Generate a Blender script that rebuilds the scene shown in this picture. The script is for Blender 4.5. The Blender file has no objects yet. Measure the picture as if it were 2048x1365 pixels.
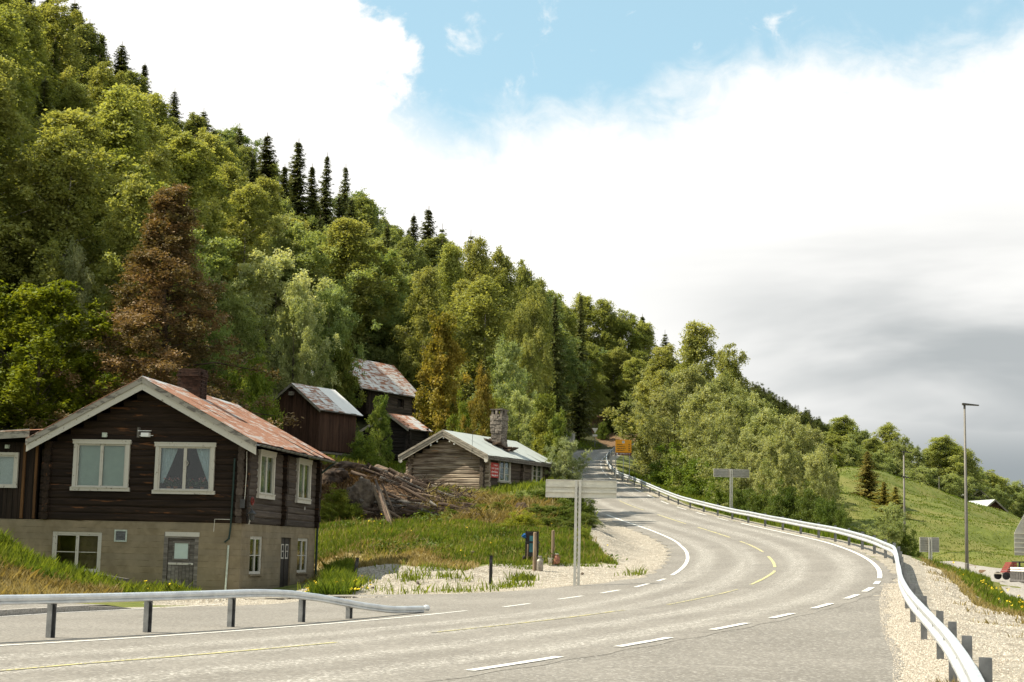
import bpy, math, random
import numpy as np
from mathutils import Vector, Matrix
rng = np.random.default_rng(7)
random.seed(7)
SC = bpy.context.scene
COL = SC.collection
rad = math.radians

# ------------------------------------------------------------------ camera, sky, sun, exposure
FPX, CX, CY = 3200.0, 1024.0, 682.5          # focal length and centre in photograph pixels
PITCH = math.atan((1104 - 682.5) / FPX)
ROLL = math.atan(.022)
CAMZ = 1.65
VF = np.array([0, math.cos(PITCH), math.sin(PITCH)])
_U0 = np.array([0, -math.sin(PITCH), math.cos(PITCH)])
_R0 = np.array([1., 0, 0])
VR = _R0 * math.cos(ROLL) + _U0 * math.sin(ROLL)
VU = _U0 * math.cos(ROLL) - _R0 * math.sin(ROLL)
cam_d = bpy.data.cameras.new('camera')
cam_d.sensor_width = 36.0
cam_d.lens = 36.0 * FPX / 2048.0
cam_d.clip_start = .1
cam_d.clip_end = 6000
cam = bpy.data.objects.new('camera', cam_d)
COL.objects.link(cam)
cam.matrix_world = Matrix(((VR[0], VU[0], -VF[0], 0), (VR[1], VU[1], -VF[1], 0), (VR[2], VU[2], -VF[2], CAMZ), (0, 0, 0, 1)))
SC.camera = cam

SUN_EL, SUN_AZ = rad(50), rad(-88)           # azimuth from +Y towards +X: the sun stands to the left, a little behind the camera
SUN_DIR = Vector((math.sin(SUN_AZ) * math.cos(SUN_EL), math.cos(SUN_AZ) * math.cos(SUN_EL), math.sin(SUN_EL)))
sun_d = bpy.data.lights.new('sun', 'SUN')
sun_d.energy = 5.0
sun_d.angle = rad(.5)
sun_d.color = (1.0, .915, .76)
sun = bpy.data.objects.new('sun', sun_d)
COL.objects.link(sun)
sun.rotation_euler = SUN_DIR.to_track_quat('Z', 'Y').to_euler()
sun.location = (-40, -20, 60)

SC.view_settings.view_transform = 'Standard'
SC.view_settings.look = 'None'
SC.view_settings.exposure = 0.98
SC.view_settings.gamma = 1.0
SC.view_settings.use_curve_mapping = False
SC.cycles.max_bounces = 6
SC.cycles.diffuse_bounces = 3
SC.cycles.glossy_bounces = 3
SC.cycles.transmission_bounces = 5
SC.cycles.transparent_max_bounces = 6
SC.cycles.use_adaptive_sampling = True
SC.cycles.adaptive_threshold = .02
SC.cycles.use_denoising = True
SC.cycles.denoiser = 'OPENIMAGEDENOISE'
SC.cycles.denoising_input_passes = 'RGB_ALBEDO_NORMAL'

# ------------------------------------------------------------------ node helper
class NT:
    def __init__(s, tree):
        s.t = tree
        s.n = tree.nodes
        s.n.clear()
    def add(s, typ, ins=None, **kw):
        nd = s.n.new(typ)
        for k, v in kw.items():
            setattr(nd, k, v)
        if ins:
            for k, v in ins.items():
                sock = nd.inputs[k]
                if isinstance(v, bpy.types.NodeSocket):
                    s.t.links.new(v, sock)
                elif isinstance(v, bpy.types.Node):
                    s.t.links.new(v.outputs[0], sock)
                else:
                    if sock.type == 'RGBA' and len(v) == 3:
                        v = (*v, 1)
                    sock.default_value = v
        return nd
    def math(s, op, a, b=0.0, clamp=False):
        return s.add('ShaderNodeMath', {0: a, 1: b}, operation=op, use_clamp=clamp).outputs[0]
    def vmath(s, op, a, b=(0, 0, 0)):
        return s.add('ShaderNodeVectorMath', {0: a, 1: b}, operation=op).outputs[0]
    def noise(s, vec, scale, detail=4, rough=.55, dist=0.0):
        return s.add('ShaderNodeTexNoise', {'Vector': vec, 'Scale': scale, 'Detail': detail, 'Roughness': rough, 'Distortion': dist}).outputs['Fac']
    def maprange(s, v, a, b, c=0.0, d=1.0, smooth=True):
        return s.add('ShaderNodeMapRange', {'Value': v, 'From Min': a, 'From Max': b, 'To Min': c, 'To Max': d},
                     interpolation_type='SMOOTHSTEP' if smooth else 'LINEAR').outputs[0]
    def mix(s, f, a, b, mode='MIX'):
        nd = s.add('ShaderNodeMix', data_type='RGBA', blend_type=mode)
        for i, v in ((0, f), (6, a), (7, b)):
            sock = nd.inputs[i]
            if isinstance(v, bpy.types.NodeSocket):
                s.t.links.new(v, sock)
            elif i == 0:
                sock.default_value = v
            else:
                sock.default_value = (*v, 1) if len(v) == 3 else v
        return nd.outputs[2]
    def scale(s, vec, sc):
        return s.add('ShaderNodeMapping', {'Vector': vec, 'Scale': sc}).outputs[0]

# ------------------------------------------------------------------ sky: blue above a broken cloud bank
W = bpy.data.worlds.new('World')
SC.world = W
W.use_nodes = True
t = NT(W.node_tree)
sky = t.add('ShaderNodeTexSky', sky_type='NISHITA', sun_disc=False, sun_elevation=SUN_EL, sun_rotation=SUN_AZ,
            altitude=300, air_density=1.0, dust_density=.6, ozone_density=1.5)
tc = t.add('ShaderNodeTexCoord').outputs['Generated']
sep = t.add('ShaderNodeSeparateXYZ', {0: tc})
dx, dy, dz = sep.outputs
hor = t.math('SQRT', t.math('ADD', t.math('MULTIPLY', dx, dx), t.math('MULTIPLY', dy, dy)))
elev = t.math('ARCTAN2', dz, hor)                                # radians
azi = t.math('ARCTAN2', dx, dy)
pv = t.add('ShaderNodeCombineXYZ', {0: azi, 1: t.math('MULTIPLY', elev, 1.25), 2: 0.0}).outputs[0]   # cloud pattern space: streets flatten to the horizon
big = t.noise(pv, 3.0, 3, .5)
mid = t.noise(pv, 9.0, 7, .6, .25)
fine = t.noise(pv, 34.0, 5, .6, .6)
# cloud bank: a wavy top near 16 degrees that climbs to either side, as in view
wav = t.math('ADD', t.math('MULTIPLY', t.math('SUBTRACT', mid, .5), .10), t.math('MULTIPLY', t.math('SUBTRACT', fine, .5), .050))
top = t.math('ADD', .262, t.math('MULTIPLY', t.math('MAXIMUM', t.math('ADD', azi, .02), 0.0), .20))
azn = t.math('ADD', azi, t.math('ADD', t.math('MULTIPLY', t.math('SUBTRACT', mid, .5), .22), t.math('MULTIPLY', t.math('SUBTRACT', fine, .5), .07)))
lft = t.maprange(azn, -.14, -.05, .20, 0.0)
top = t.math('ADD', top, lft)
bank = t.maprange(t.math('SUBTRACT', t.math('ADD', top, wav), elev), -.022, .034)
wisp = t.maprange(t.math('ADD', t.math('MULTIPLY', mid, .6), t.math('MULTIPLY', fine, .4)), .535, .66)
highc = t.math('MULTIPLY', t.maprange(elev, .40, .62), t.maprange(big, .46, .60))
wisp = t.math('MULTIPLY', wisp, .8)
cover = t.math('MAXIMUM', t.math('MAXIMUM', bank, wisp), highc)
# grey undersides in the low cloud to the right
st = t.noise(t.scale(pv, (1.9, 6.5, 1.0)), 1.6, 5, .5, .4)
greyz = t.math('MULTIPLY', t.maprange(elev, .25, .12), t.maprange(azi, -.02, .24))
under = t.math('MULTIPLY', greyz, t.maprange(st, .30, .66, 1.05, .0), clamp=True)
low = t.math('MULTIPLY', t.maprange(elev, .125, .05), t.maprange(azi, .06, .28))
under = t.math('MAXIMUM', t.math('MULTIPLY', under, .80), t.math('MULTIPLY', low, .97))
ccol = t.mix(under, (5.4, 5.35, 5.2), (1.65, 1.85, 1.95))
skyc = t.mix(1.0, sky.outputs[0], (1.15, 1.28, 1.10), 'MULTIPLY')
skyc = t.mix(.66, skyc, (2.35, 3.5, 4.0))
colr = t.mix(cover, skyc, ccol)
bg = t.add('ShaderNodeBackground', {'Color': colr, 'Strength': .105})
t.add('ShaderNodeOutputWorld', {'Surface': bg})
W.cycles.sampling_method = 'MANUAL'
W.cycles.sample_map_resolution = 512

# ------------------------------------------------------------------ photograph pixels <-> world
def ray(x, y):
    return VF * FPX + VR * (x - CX) - VU * (y - CY)
def at(x, y, d):
    v = ray(x, y)
    return v / v[1] * d + np.array([0, 0, CAMZ])
def proj(P):
    q = np.asarray(P, float) - np.array([0, 0, CAMZ])
    w = q @ VF
    return CX + q @ VR / w * FPX, CY - q @ VU / w * FPX

# ------------------------------------------------------------------ materials
MATS = {}
def mat(name):
    m = bpy.data.materials.new(name)
    m.use_nodes = True
    MATS[name] = m
    return m, NT(m.node_tree)
def finish(t, col, rough=.8, bump=None, bstr=.3, bdist=.01, metal=0.0, spec=.3, extra=None):
    ins = {'Base Color': col, 'Roughness': rough, 'Metallic': metal, 'Specular IOR Level': spec}
    if bump is not None:
        ins['Normal'] = t.add('ShaderNodeBump', {'Height': bump, 'Strength': bstr, 'Distance': bdist}).outputs[0]
    if extra:
        ins.update(extra)
    p = t.add('ShaderNodeBsdfPrincipled', ins)
    t.add('ShaderNodeOutputMaterial', {'Surface': p})
    return p
def objco(t, jitter=True):
    c = t.add('ShaderNodeTexCoord').outputs['Object']
    if jitter:
        r = t.add('ShaderNodeObjectInfo').outputs['Random']
        c = t.vmath('ADD', c, t.add('ShaderNodeCombineXYZ', {0: t.math('MULTIPLY', r, 37.0), 1: t.math('MULTIPLY', r, 91.0), 2: t.math('MULTIPLY', r, 53.0)}).outputs[0])
    return c
def geoco(t):
    return t.add('ShaderNodeNewGeometry').outputs['Position']
def plain(name, col, rough=.7, metal=0.0, var=.25, scale=8.0, spec=.3):
    m, t = mat(name)
    c = objco(t)
    n = t.noise(c, scale, 5, .6)
    k = t.maprange(n, .3, .7, 1 - var, 1 + var)
    col2 = t.mix(1.0, col, t.add('ShaderNodeCombineColor', {0: k, 1: k, 2: k}).outputs[0], 'MULTIPLY')
    finish(t, col2, rough, n, .2, .01, metal, spec)
    return m
def wood(name, base, light, streak, along=0, patch=None, patch_at=(.62, .70), rough=.85):
    """weathered timber: fine grain stretched along one axis, with darker cracks and lighter worn streaks"""
    m, t = mat(name)
    c = objco(t)
    s1 = [9.0] * 3; s1[along] = .7
    s2 = [38.0] * 3; s2[along] = 1.6
    g1 = t.noise(t.scale(c, s1), 1.0, 5, .6, .4)
    g2 = t.noise(t.scale(c, s2), 1.0, 4, .6)
    col = t.mix(t.maprange(g1, .35, .68), base, light)
    col = t.mix(t.maprange(g2, .58, .72), col, streak)
    if patch:
        s3 = [3.4] * 3; s3[along] = .55
        g3 = t.noise(t.scale(c, s3), 1.0, 5, .62, .3)
        col = t.mix(t.maprange(g3, *patch_at), col, patch)
    r = t.add('ShaderNodeObjectInfo').outputs['Random']
    k = t.maprange(r, 0, 1, .72, 1.25, False)
    col = t.mix(1.0, col, t.add('ShaderNodeCombineColor', {0: k, 1: k, 2: k}).outputs[0], 'MULTIPLY')
    finish(t, col, rough, t.math('ADD', t.math('MULTIPLY', g1, .6), t.math('MULTIPLY', g2, .6)), .7, .02, 0, .2)
    return m
wood('dark_log', (.0135, .0085, .0052), (.030, .0185, .0115), (.005, .0034, .0025), 0, (.13, .055, .02), (.61, .69))
wood('side_log', (.050, .038, .030), (.085, .068, .054), (.018, .013, .01), 0)
wood('grey_log', (.105, .075, .052), (.40, .33, .25), (.035, .024, .017), 0, (.36, .20, .10), (.62, .72))
wood('cabin_side_log', (.06, .046, .034), (.12, .095, .072), (.022, .016, .012), 0)
wood('shed_log', (.032, .025, .019), (.075, .058, .043), (.012, .009, .007), 0)
wood('black_log', (.015, .012, .01), (.032, .026, .021), (.006, .005, .004), 0)
wood('brown_plank', (.048, .025, .016), (.085, .045, .028), (.02, .011, .008), 2)
wood('dark_plank', (.013, .009, .006), (.028, .018, .012), (.005, .004, .003), 2)
wood('orange_batten', (.10, .05, .02), (.16, .08, .03), (.03, .015, .008), 2)
wood('bargeboard_wood', (.22, .195, .155), (.36, .33, .265), (.10, .08, .06), 0, (.16, .13, .10), (.66, .72))
wood('pole_wood', (.16, .115, .075), (.28, .21, .14), (.06, .04, .025), 2)
wood('old_timber', (.07, .045, .03), (.19, .14, .10), (.025, .015, .01), 0, (.16, .075, .03), (.66, .74))
wood('dark_timber', (.035, .022, .015), (.10, .07, .048), (.015, .01, .007), 0)
wood('grey_board', (.09, .08, .068), (.19, .175, .15), (.03, .026, .022), 0)
wood('log_end', (.24, .17, .10), (.38, .29, .19), (.10, .06, .035), 1)

m, t = mat('worn_white_paint')                # flaking white paint over grey wood
c = objco(t)
n = t.noise(c, 7.0, 8, .68, .3)
n2 = t.noise(c, 26.0, 4, .6)
col = t.mix(t.maprange(n, .60, .66), (.47, .45, .385), (.15, .125, .095))
col = t.mix(t.maprange(n2, .62, .70), col, (.28, .255, .21))
finish(t, col, .65, n, .3, .008)
m, t = mat('worn_bargeboard_paint')
c = objco(t)
n = t.noise(t.scale(c, (1.2, 6, 3)), 1.6, 7, .62, .5)
col = t.mix(t.maprange(n, .50, .60), (.30, .28, .235), (.125, .115, .098))
finish(t, col, .75, n, .4, .01)

m, t = mat('form_board_concrete')             # basement wall: shallow courses left by the form boards
c = t.add('ShaderNodeTexCoord').outputs['Object']
sx, sy, sz = t.add('ShaderNodeSeparateXYZ', {0: c}).outputs
wob = t.math('MULTIPLY', t.noise(c, .8, 2), .03)
zz = t.math('FRACT', t.math('MULTIPLY', t.math('ADD', sz, wob), 4.6))
line = t.math('MULTIPLY', t.maprange(zz, .0, .10, 1, 0), t.maprange(t.noise(c, 2.5, 3), .38, .6))
band = t.noise(t.add('ShaderNodeCombineXYZ', {0: t.math('MULTIPLY', sx, .12), 1: t.math('MULTIPLY', sy, .12), 2: t.math('FLOOR', t.math('MULTIPLY', t.math('ADD', sz, wob), 4.6))}).outputs[0], 2.3, 2)
n = t.noise(c, 1.4, 7, .65, .2)
n2 = t.noise(c, 40, 3, .6)
col = t.mix(t.maprange(n, .3, .7), (.165, .132, .078), (.260, .212, .134))
col = t.mix(t.math('MULTIPLY', t.maprange(band, .35, .7), .45), col, (.18, .155, .112))
col = t.mix(t.math('MULTIPLY', line, .6), col, (.085, .072, .05))
foot_dark = t.math('MULTIPLY', t.maprange(sz, .55, -.05), t.maprange(n, .3, .6))  # blotchy darkening towards the foot of the wall
col = t.mix(t.math('MULTIPLY', foot_dark, .6), col, (.07, .062, .042))
ht = t.math('SUBTRACT', t.math('MULTIPLY', n2, .3), line)
finish(t, col, .92, ht, .6, .012, 0, .2)

def corr(name, base, rust, thr, along=1, metal=.55, rough=.42, stain=(.0, .0, .0)):
    m, t = mat(name)
    c = objco(t)
    sc = [5.0] * 3; sc[along] = .45
    n = t.noise(t.scale(c, sc), 1.0, 7, .62, .3)
    n2 = t.noise(c, 1.1, 4, .6)
    v = t.math('ADD', t.math('MULTIPLY', n, .65), t.math('MULTIPLY', n2, .35))
    f = t.maprange(v, thr - .06, thr + .06)
    n3 = t.noise(c, 24, 4, .6)
    rc = t.mix(t.maprange(n3, .35, .7), rust, tuple(v * 1.55 for v in rust))
    col = t.mix(f, base, rc)
    finish(t, col, t.maprange(f, 0, 1, rough, .9, False), n3, .15, .006, t.math('MULTIPLY', t.math('SUBTRACT', 1.0, f), metal), .4)
    return m
corr('rusty_sheet', (.50, .45, .40), (.21, .098, .056), .445)
corr('pale_sheet', (.72, .70, .66), (.26, .12, .06), .72, metal=.2, rough=.55)
corr('mixed_sheet', (.62, .60, .56), (.22, .095, .05), .50)
corr('grey_green_sheet', (.36, .385, .36), (.36, .385, .36), .9, metal=.05, rough=.65)
m, t = mat('galvanised_steel')
c = objco(t)
n = t.noise(c, 3.0, 5, .6)
n2 = t.noise(c, 60, 2)
col = t.mix(t.maprange(n, .3, .7), (.52, .54, .55), (.66, .68, .68))
finish(t, col, t.maprange(n2, .3, .7, .38, .55), n2, .04, .002, .75, .5)
m, t = mat('galvanised_shaded')  # galvanised steel with a lowered albedo: the guardrail posts' shade is in the colour
c = objco(t)
n = t.noise(c, 5.0, 5, .6)
col = t.mix(t.maprange(n, .3, .7), (.12, .125, .125), (.22, .225, .225))
finish(t, col, .5, n, .05, .002, .5, .5)
plain('lamp_steel', (.15, .14, .12), .6, .2, .12)
plain('lamp_head_grey', (.07, .066, .058), .5, .3, .12)
plain('sign_aluminium', (.58, .56, .47), .45, .35, .10, 3)
plain('sign_aluminium_grey', (.36, .35, .31), .5, .35, .15, 3)
plain('mast_aluminium', (.55, .53, .46), .45, .3, .1, 5)
plain('sign_yellow', (.86, .36, .012), .5, 0, .05)
plain('sign_brown', (.16, .035, .015), .5, 0, .05)
plain('sign_black', (.02, .02, .02), .5, 0, .05)
plain('sign_white', (.75, .75, .72), .5, 0, .05)
plain('red_paint', (.16, .025, .018), .55, 0, .2, 5)
plain('red_board', (.42, .035, .025), .6, 0, .2, 5)
plain('orange_paint', (.75, .20, .03), .5, 0, .15)
plain('black_plastic', (.018, .017, .016), .5, 0, .3)
plain('dark_steel', (.05, .05, .05), .5, .3, .3)
plain('green_pipe', (.012, .030, .024), .5, 0, .2)
plain('pale_pipe', (.40, .45, .38), .6, 0, .2)
plain('milk_can_steel', (.30, .27, .22), .55, .5, .3, 6)
plain('rusty_can', (.30, .14, .085), .75, .2, .3, 9)
plain('blue_plastic', (.03, .17, .42), .45, 0, .15)
plain('teal_plastic', (.03, .13, .15), .5, 0, .15)
plain('kerb_granite', (.30, .28, .25), .85, 0, .3, 30)
plain('lace', (.62, .66, .66), .9, 0, .08, 20)
plain('blind', (.42, .50, .45), .8, 0, .05, 3)
plain('curtain_blue', (.52, .60, .66), .9, 0, .1, 6)
plain('flower_red', (.55, .05, .02), .6, 0, .3, 40)
plain('flower_pink', (.65, .25, .22), .6, 0, .3, 40)
plain('flower_yellow', (.75, .55, .02), .6, 0, .2, 40)
plain('pot_leaf', (.035, .075, .02), .6, 0, .4, 40)
plain('terracotta', (.30, .12, .06), .8, 0, .2)
plain('interior_dark', (.02, .017, .014), .9, 0, .2)
plain('interior_tan', (.22, .15, .085), .9, 0, .2, 4)
plain('door_dark', (.022, .017, .014), .6, 0, .3)
plain('ring_wall', (.085, .08, .075), .8, 0, .3, 8)
plain('white_rail', (.75, .75, .72), .6, 0, .08)
plain('mortar', (.04, .031, .024), .95, 0, .3, 12)
def stone(name, a, b, sc=5):
    m, t = mat(name)
    c = objco(t)
    n = t.noise(c, sc, 7, .65, .2)
    n2 = t.noise(c, sc * 6, 4, .6)
    r = t.add('ShaderNodeObjectInfo').outputs['Random']
    col = t.mix(t.maprange(n, .32, .68), a, b)
    k = t.maprange(r, 0, 1, .65, 1.3, False)
    col = t.mix(1.0, col, t.add('ShaderNodeCombineColor', {0: k, 1: k, 2: k}).outputs[0], 'MULTIPLY')
    finish(t, col, .92, t.math('ADD', n, t.math('MULTIPLY', n2, .5)), .8, .03, 0, .2)
stone('chimney_stone', (.095, .082, .068), (.24, .21, .175), 4)
stone('brick_red', (.026, .015, .011), (.060, .032, .022), 8)
stone('rock', (.045, .034, .025), (.145, .115, .085), 2.6)
stone('rock_dark', (.03, .02, .014), (.10, .068, .045), 1.6)

m, t = mat('window_glass')
g = t.add('ShaderNodeBsdfGlossy', {'Color': (.95, .97, .97), 'Roughness': .03})
tr = t.add('ShaderNodeBsdfTransparent', {'Color': (.82, .86, .84)})
fr = t.add('ShaderNodeFresnel', {'IOR': 1.5}).outputs[0]
mx = t.add('ShaderNodeMixShader', {0: t.math('MULTIPLY', fr, .75), 1: tr, 2: g})
t.add('ShaderNodeOutputMaterial', {'Surface': mx})

# roads
def asphalt(name, tracks=True, tone=1.0):
    m, t = mat(name)
    p = geoco(t)
    n0 = t.noise(p, 55, 3, .7)
    n1 = t.noise(p, 9, 4, .6)
    n2 = t.noise(p, .35, 4, .6)
    vor = t.add('ShaderNodeTexVoronoi', {'Vector': p, 'Scale': 25.0}).outputs['Color']
    vs = t.add('ShaderNodeSeparateColor', {0: vor}).outputs[0]
    a, b = [tuple(tone * x for x in v) for v in ((.150, .136, .115), (.200, .184, .158))]
    col = t.mix(t.maprange(n2, .3, .7), a, b)
    col = t.mix(t.maprange(n1, .35, .7, 0, .45), col, tuple(tone * x for x in (.190, .176, .154)))
    spk = t.maprange(vs, .72, .95)
    if tracks:
        uv = t.add('ShaderNodeUVMap', uv_map='road').outputs[0]
        u = t.add('ShaderNodeSeparateXYZ', {0: uv}).outputs[0]        # metres across
        w = None
        for cpos in (1.0, 2.75, 4.75, 6.35):
            dd = t.math('ABSOLUTE', t.math('SUBTRACT', t.math('ADD', u, t.math('MULTIPLY', t.math('SUBTRACT', n2, .5), .5)), cpos))
            k = t.maprange(dd, .62, .12)
            w = k if w is None else t.math('MAXIMUM', w, k)
        sn = t.noise(t.add('ShaderNodeVectorMath', {0: uv, 1: (2.2, .09, 1)}, operation='MULTIPLY').outputs[0], 1.0, 5, .6)
        w = t.math('MULTIPLY', w, t.maprange(sn, .3, .65, .35, 1))
        # polished stones show pale where the tyres run
        col = t.mix(t.math('MULTIPLY', w, .42), col, (.285, .268, .236))
        spk = t.math('MULTIPLY', spk, t.math('ADD', .30, t.math('MULTIPLY', w, .75)))
        ag = t.math('MULTIPLY', t.maprange(sn, .62, .72), .18)
        col = t.mix(ag, col, (.10, .094, .086))
    else:
        spk = t.math('MULTIPLY', spk, .4)
        st = t.noise(t.scale(p, (.25, .5, 1)), 1.0, 6, .65, 1.2)
        col = t.mix(t.maprange(st, .60, .72, 0, .30), col, (.30, .28, .245))
    col = t.mix(t.math('MULTIPLY', spk, .75), col, (.52, .50, .45))
    col = t.mix(t.math('MULTIPLY', t.maprange(vs, .22, .05), .5), col, (.07, .066, .06))
    cr = t.add('ShaderNodeTexVoronoi', {'Vector': t.vmath('ADD', p, t.vmath('MULTIPLY', t.add('ShaderNodeTexNoise', {'Vector': p, 'Scale': .9}).outputs['Color'], (1.5, 1.5, 0))), 'Scale': .16}, feature='DISTANCE_TO_EDGE').outputs['Distance']
    crk = t.math('MULTIPLY', t.maprange(cr, .0022, .0), t.maprange(n2, .56, .66))
    col = t.mix(t.math('MULTIPLY', crk, .4), col, (.07, .066, .06))
    finish(t, col, .82, n0, .35, .008, 0, .3)
asphalt('asphalt_worn', True)
asphalt('asphalt_side', False, .92)
asphalt('asphalt_pale', False, 1.5)
def roadpaint(name, c0, keep):
    m, t = mat(name)
    p = geoco(t)
    n = t.noise(p, 26, 6, .7)
    n2 = t.noise(p, 2.0, 4, .6)
    v = t.math('ADD', t.math('MULTIPLY', n, .7), t.math('MULTIPLY', n2, .3))
    f = t.maprange(v, keep, keep + .06)
    col = t.mix(f, c0, (.21, .20, .185))
    finish(t, col, .7, n, .2, .004, 0, .3)
roadpaint('road_white', (.66, .65, .60), .535)
roadpaint('road_yellow', (.48, .43, .18), .49)
roadpaint('road_yellow_worn', (.46, .405, .16), .47)
roadpaint('road_white_worn', (.62, .61, .57), .52)

# ground: gravel, green grass, dry grass, bare earth and forest litter by painted masks
m, t = mat('ground')
p = geoco(t)
a1 = t.add('ShaderNodeAttribute', attribute_name='zone')
gr, er, dr = t.add('ShaderNodeSeparateColor', {0: a1.outputs['Color']}).outputs
fo = a1.outputs['Alpha']
nA = t.noise(p, 1.6, 6, .65)
nB = t.noise(p, 9, 5, .65)
nC = t.noise(p, 38, 3, .6)
nD = t.noise(p, .23, 4, .6)
jit = t.math('ADD', t.math('MULTIPLY', t.math('SUBTRACT', nA, .5), .9), t.math('MULTIPLY', t.math('SUBTRACT', nB, .5), .5))
def thr(v):
    return t.maprange(t.math('ADD', v, jit), .36, .64)
grass = t.mix(t.maprange(nA, .3, .7), (.078, .098, .020), (.130, .152, .032))
grass = t.mix(t.maprange(nD, .40, .65), grass, (.150, .148, .042))
grass = t.mix(t.math('MULTIPLY', t.maprange(nC, .5, .75), .5), grass, (.035, .055, .012))
dry = t.mix(t.maprange(nB, .3, .7), (.21, .165, .070), (.31, .255, .125))
dry = t.mix(t.math('MULTIPLY', t.maprange(nC, .5, .75), .5), dry, (.12, .10, .035))
earth = t.mix(t.maprange(nB, .3, .7), (.085, .048, .024), (.20, .13, .075))
earth = t.mix(t.math('MULTIPLY', t.maprange(nC, .55, .75), .6), earth, (.04, .022, .012))
vg = t.add('ShaderNodeTexVoronoi', {'Vector': p, 'Scale': 15.0}).outputs
vgc = t.add('ShaderNodeSeparateColor', {0: vg['Color']}).outputs[0]
gravel = t.mix(t.maprange(nA, .3, .7), (.215, .188, .146), (.33, .298, .242))
gravel = t.mix(t.math('MULTIPLY', t.maprange(vgc, .5, 1.0), .7), gravel, (.44, .41, .35))
gravel = t.mix(t.math('MULTIPLY', t.maprange(vgc, .28, .0), .65), gravel, (.19, .165, .13))
litter = t.mix(t.maprange(nB, .3, .7), (.026, .030, .011), (.055, .056, .022))
col = t.mix(thr(fo), grass, litter)
col = t.mix(thr(dr), col, dry)
col = t.mix(thr(er), col, earth)
col = t.mix(thr(gr), col, gravel)
ht = t.math('ADD', t.math('MULTIPLY', nB, .5), t.math('MULTIPLY', nC, .5))
ht = t.math('ADD', ht, t.math('MULTIPLY', vg['Distance'], t.math('MULTIPLY', gr, .8)))
finish(t, col, .95, ht, .8, .06, 0, .15)

def leafmat(name, c0, c1, trans=.35, obj=True):
    m, t = mat(name)
    tint = t.add('ShaderNodeAttribute', attribute_name='tint').outputs['Fac']
    col = t.mix(tint, c0, c1)
    if obj:
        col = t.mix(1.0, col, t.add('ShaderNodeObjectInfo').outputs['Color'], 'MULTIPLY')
    p = t.add('ShaderNodeBsdfPrincipled', {'Base Color': col, 'Roughness': .62, 'Specular IOR Level': .18})
    tr = t.add('ShaderNodeBsdfTranslucent', {'Color': t.mix(1.0, col, (1.25, 1.15, .55), 'MULTIPLY')})
    mx = t.add('ShaderNodeMixShader', {0: trans, 1: p, 2: tr})
    t.add('ShaderNodeOutputMaterial', {'Surface': mx})
leafmat('birch_leaf', (.160, .190, .040), (.350, .368, .125), .46)
leafmat('round_leaf', (.155, .195, .055), (.355, .385, .165), .46)
leafmat('maple_leaf', (.110, .150, .012), (.245, .270, .028), .42)
leafmat('spruce_needle', (.068, .082, .022), (.165, .172, .046), .28)
leafmat('brown_needle', (.088, .080, .030), (.235, .150, .075), .3)
leafmat('golden_leaf', (.125, .135, .020), (.34, .265, .055), .42)
leafmat('bush_leaf', (.110, .148, .016), (.265, .280, .050), .42)
leafmat('grass_blade', (.090, .138, .014), (.205, .242, .036), .5, False)
leafmat('dry_blade', (.22, .17, .06), (.38, .31, .14), .3, False)
leafmat('weed_leaf', (.060, .095, .014), (.160, .200, .035), .35, False)
leafmat('brown_blade', (.085, .050, .022), (.23, .15, .065), .25, False)
def bark(name, a, b, sc=(6, 6, 2)):
    m, t = mat(name)
    c = objco(t)
    n = t.noise(t.scale(c, sc), 1.0, 5, .6)
    finish(t, t.mix(t.maprange(n, .45, .58), a, b), .9, n, .6, .03, 0, .2)
bark('birch_bark', (.50, .47, .42), (.10, .085, .07), (2, 2, 5))
bark('grey_bark', (.12, .10, .075), (.05, .04, .03))
bark('spruce_bark', (.09, .065, .045), (.04, .03, .022))

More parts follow.
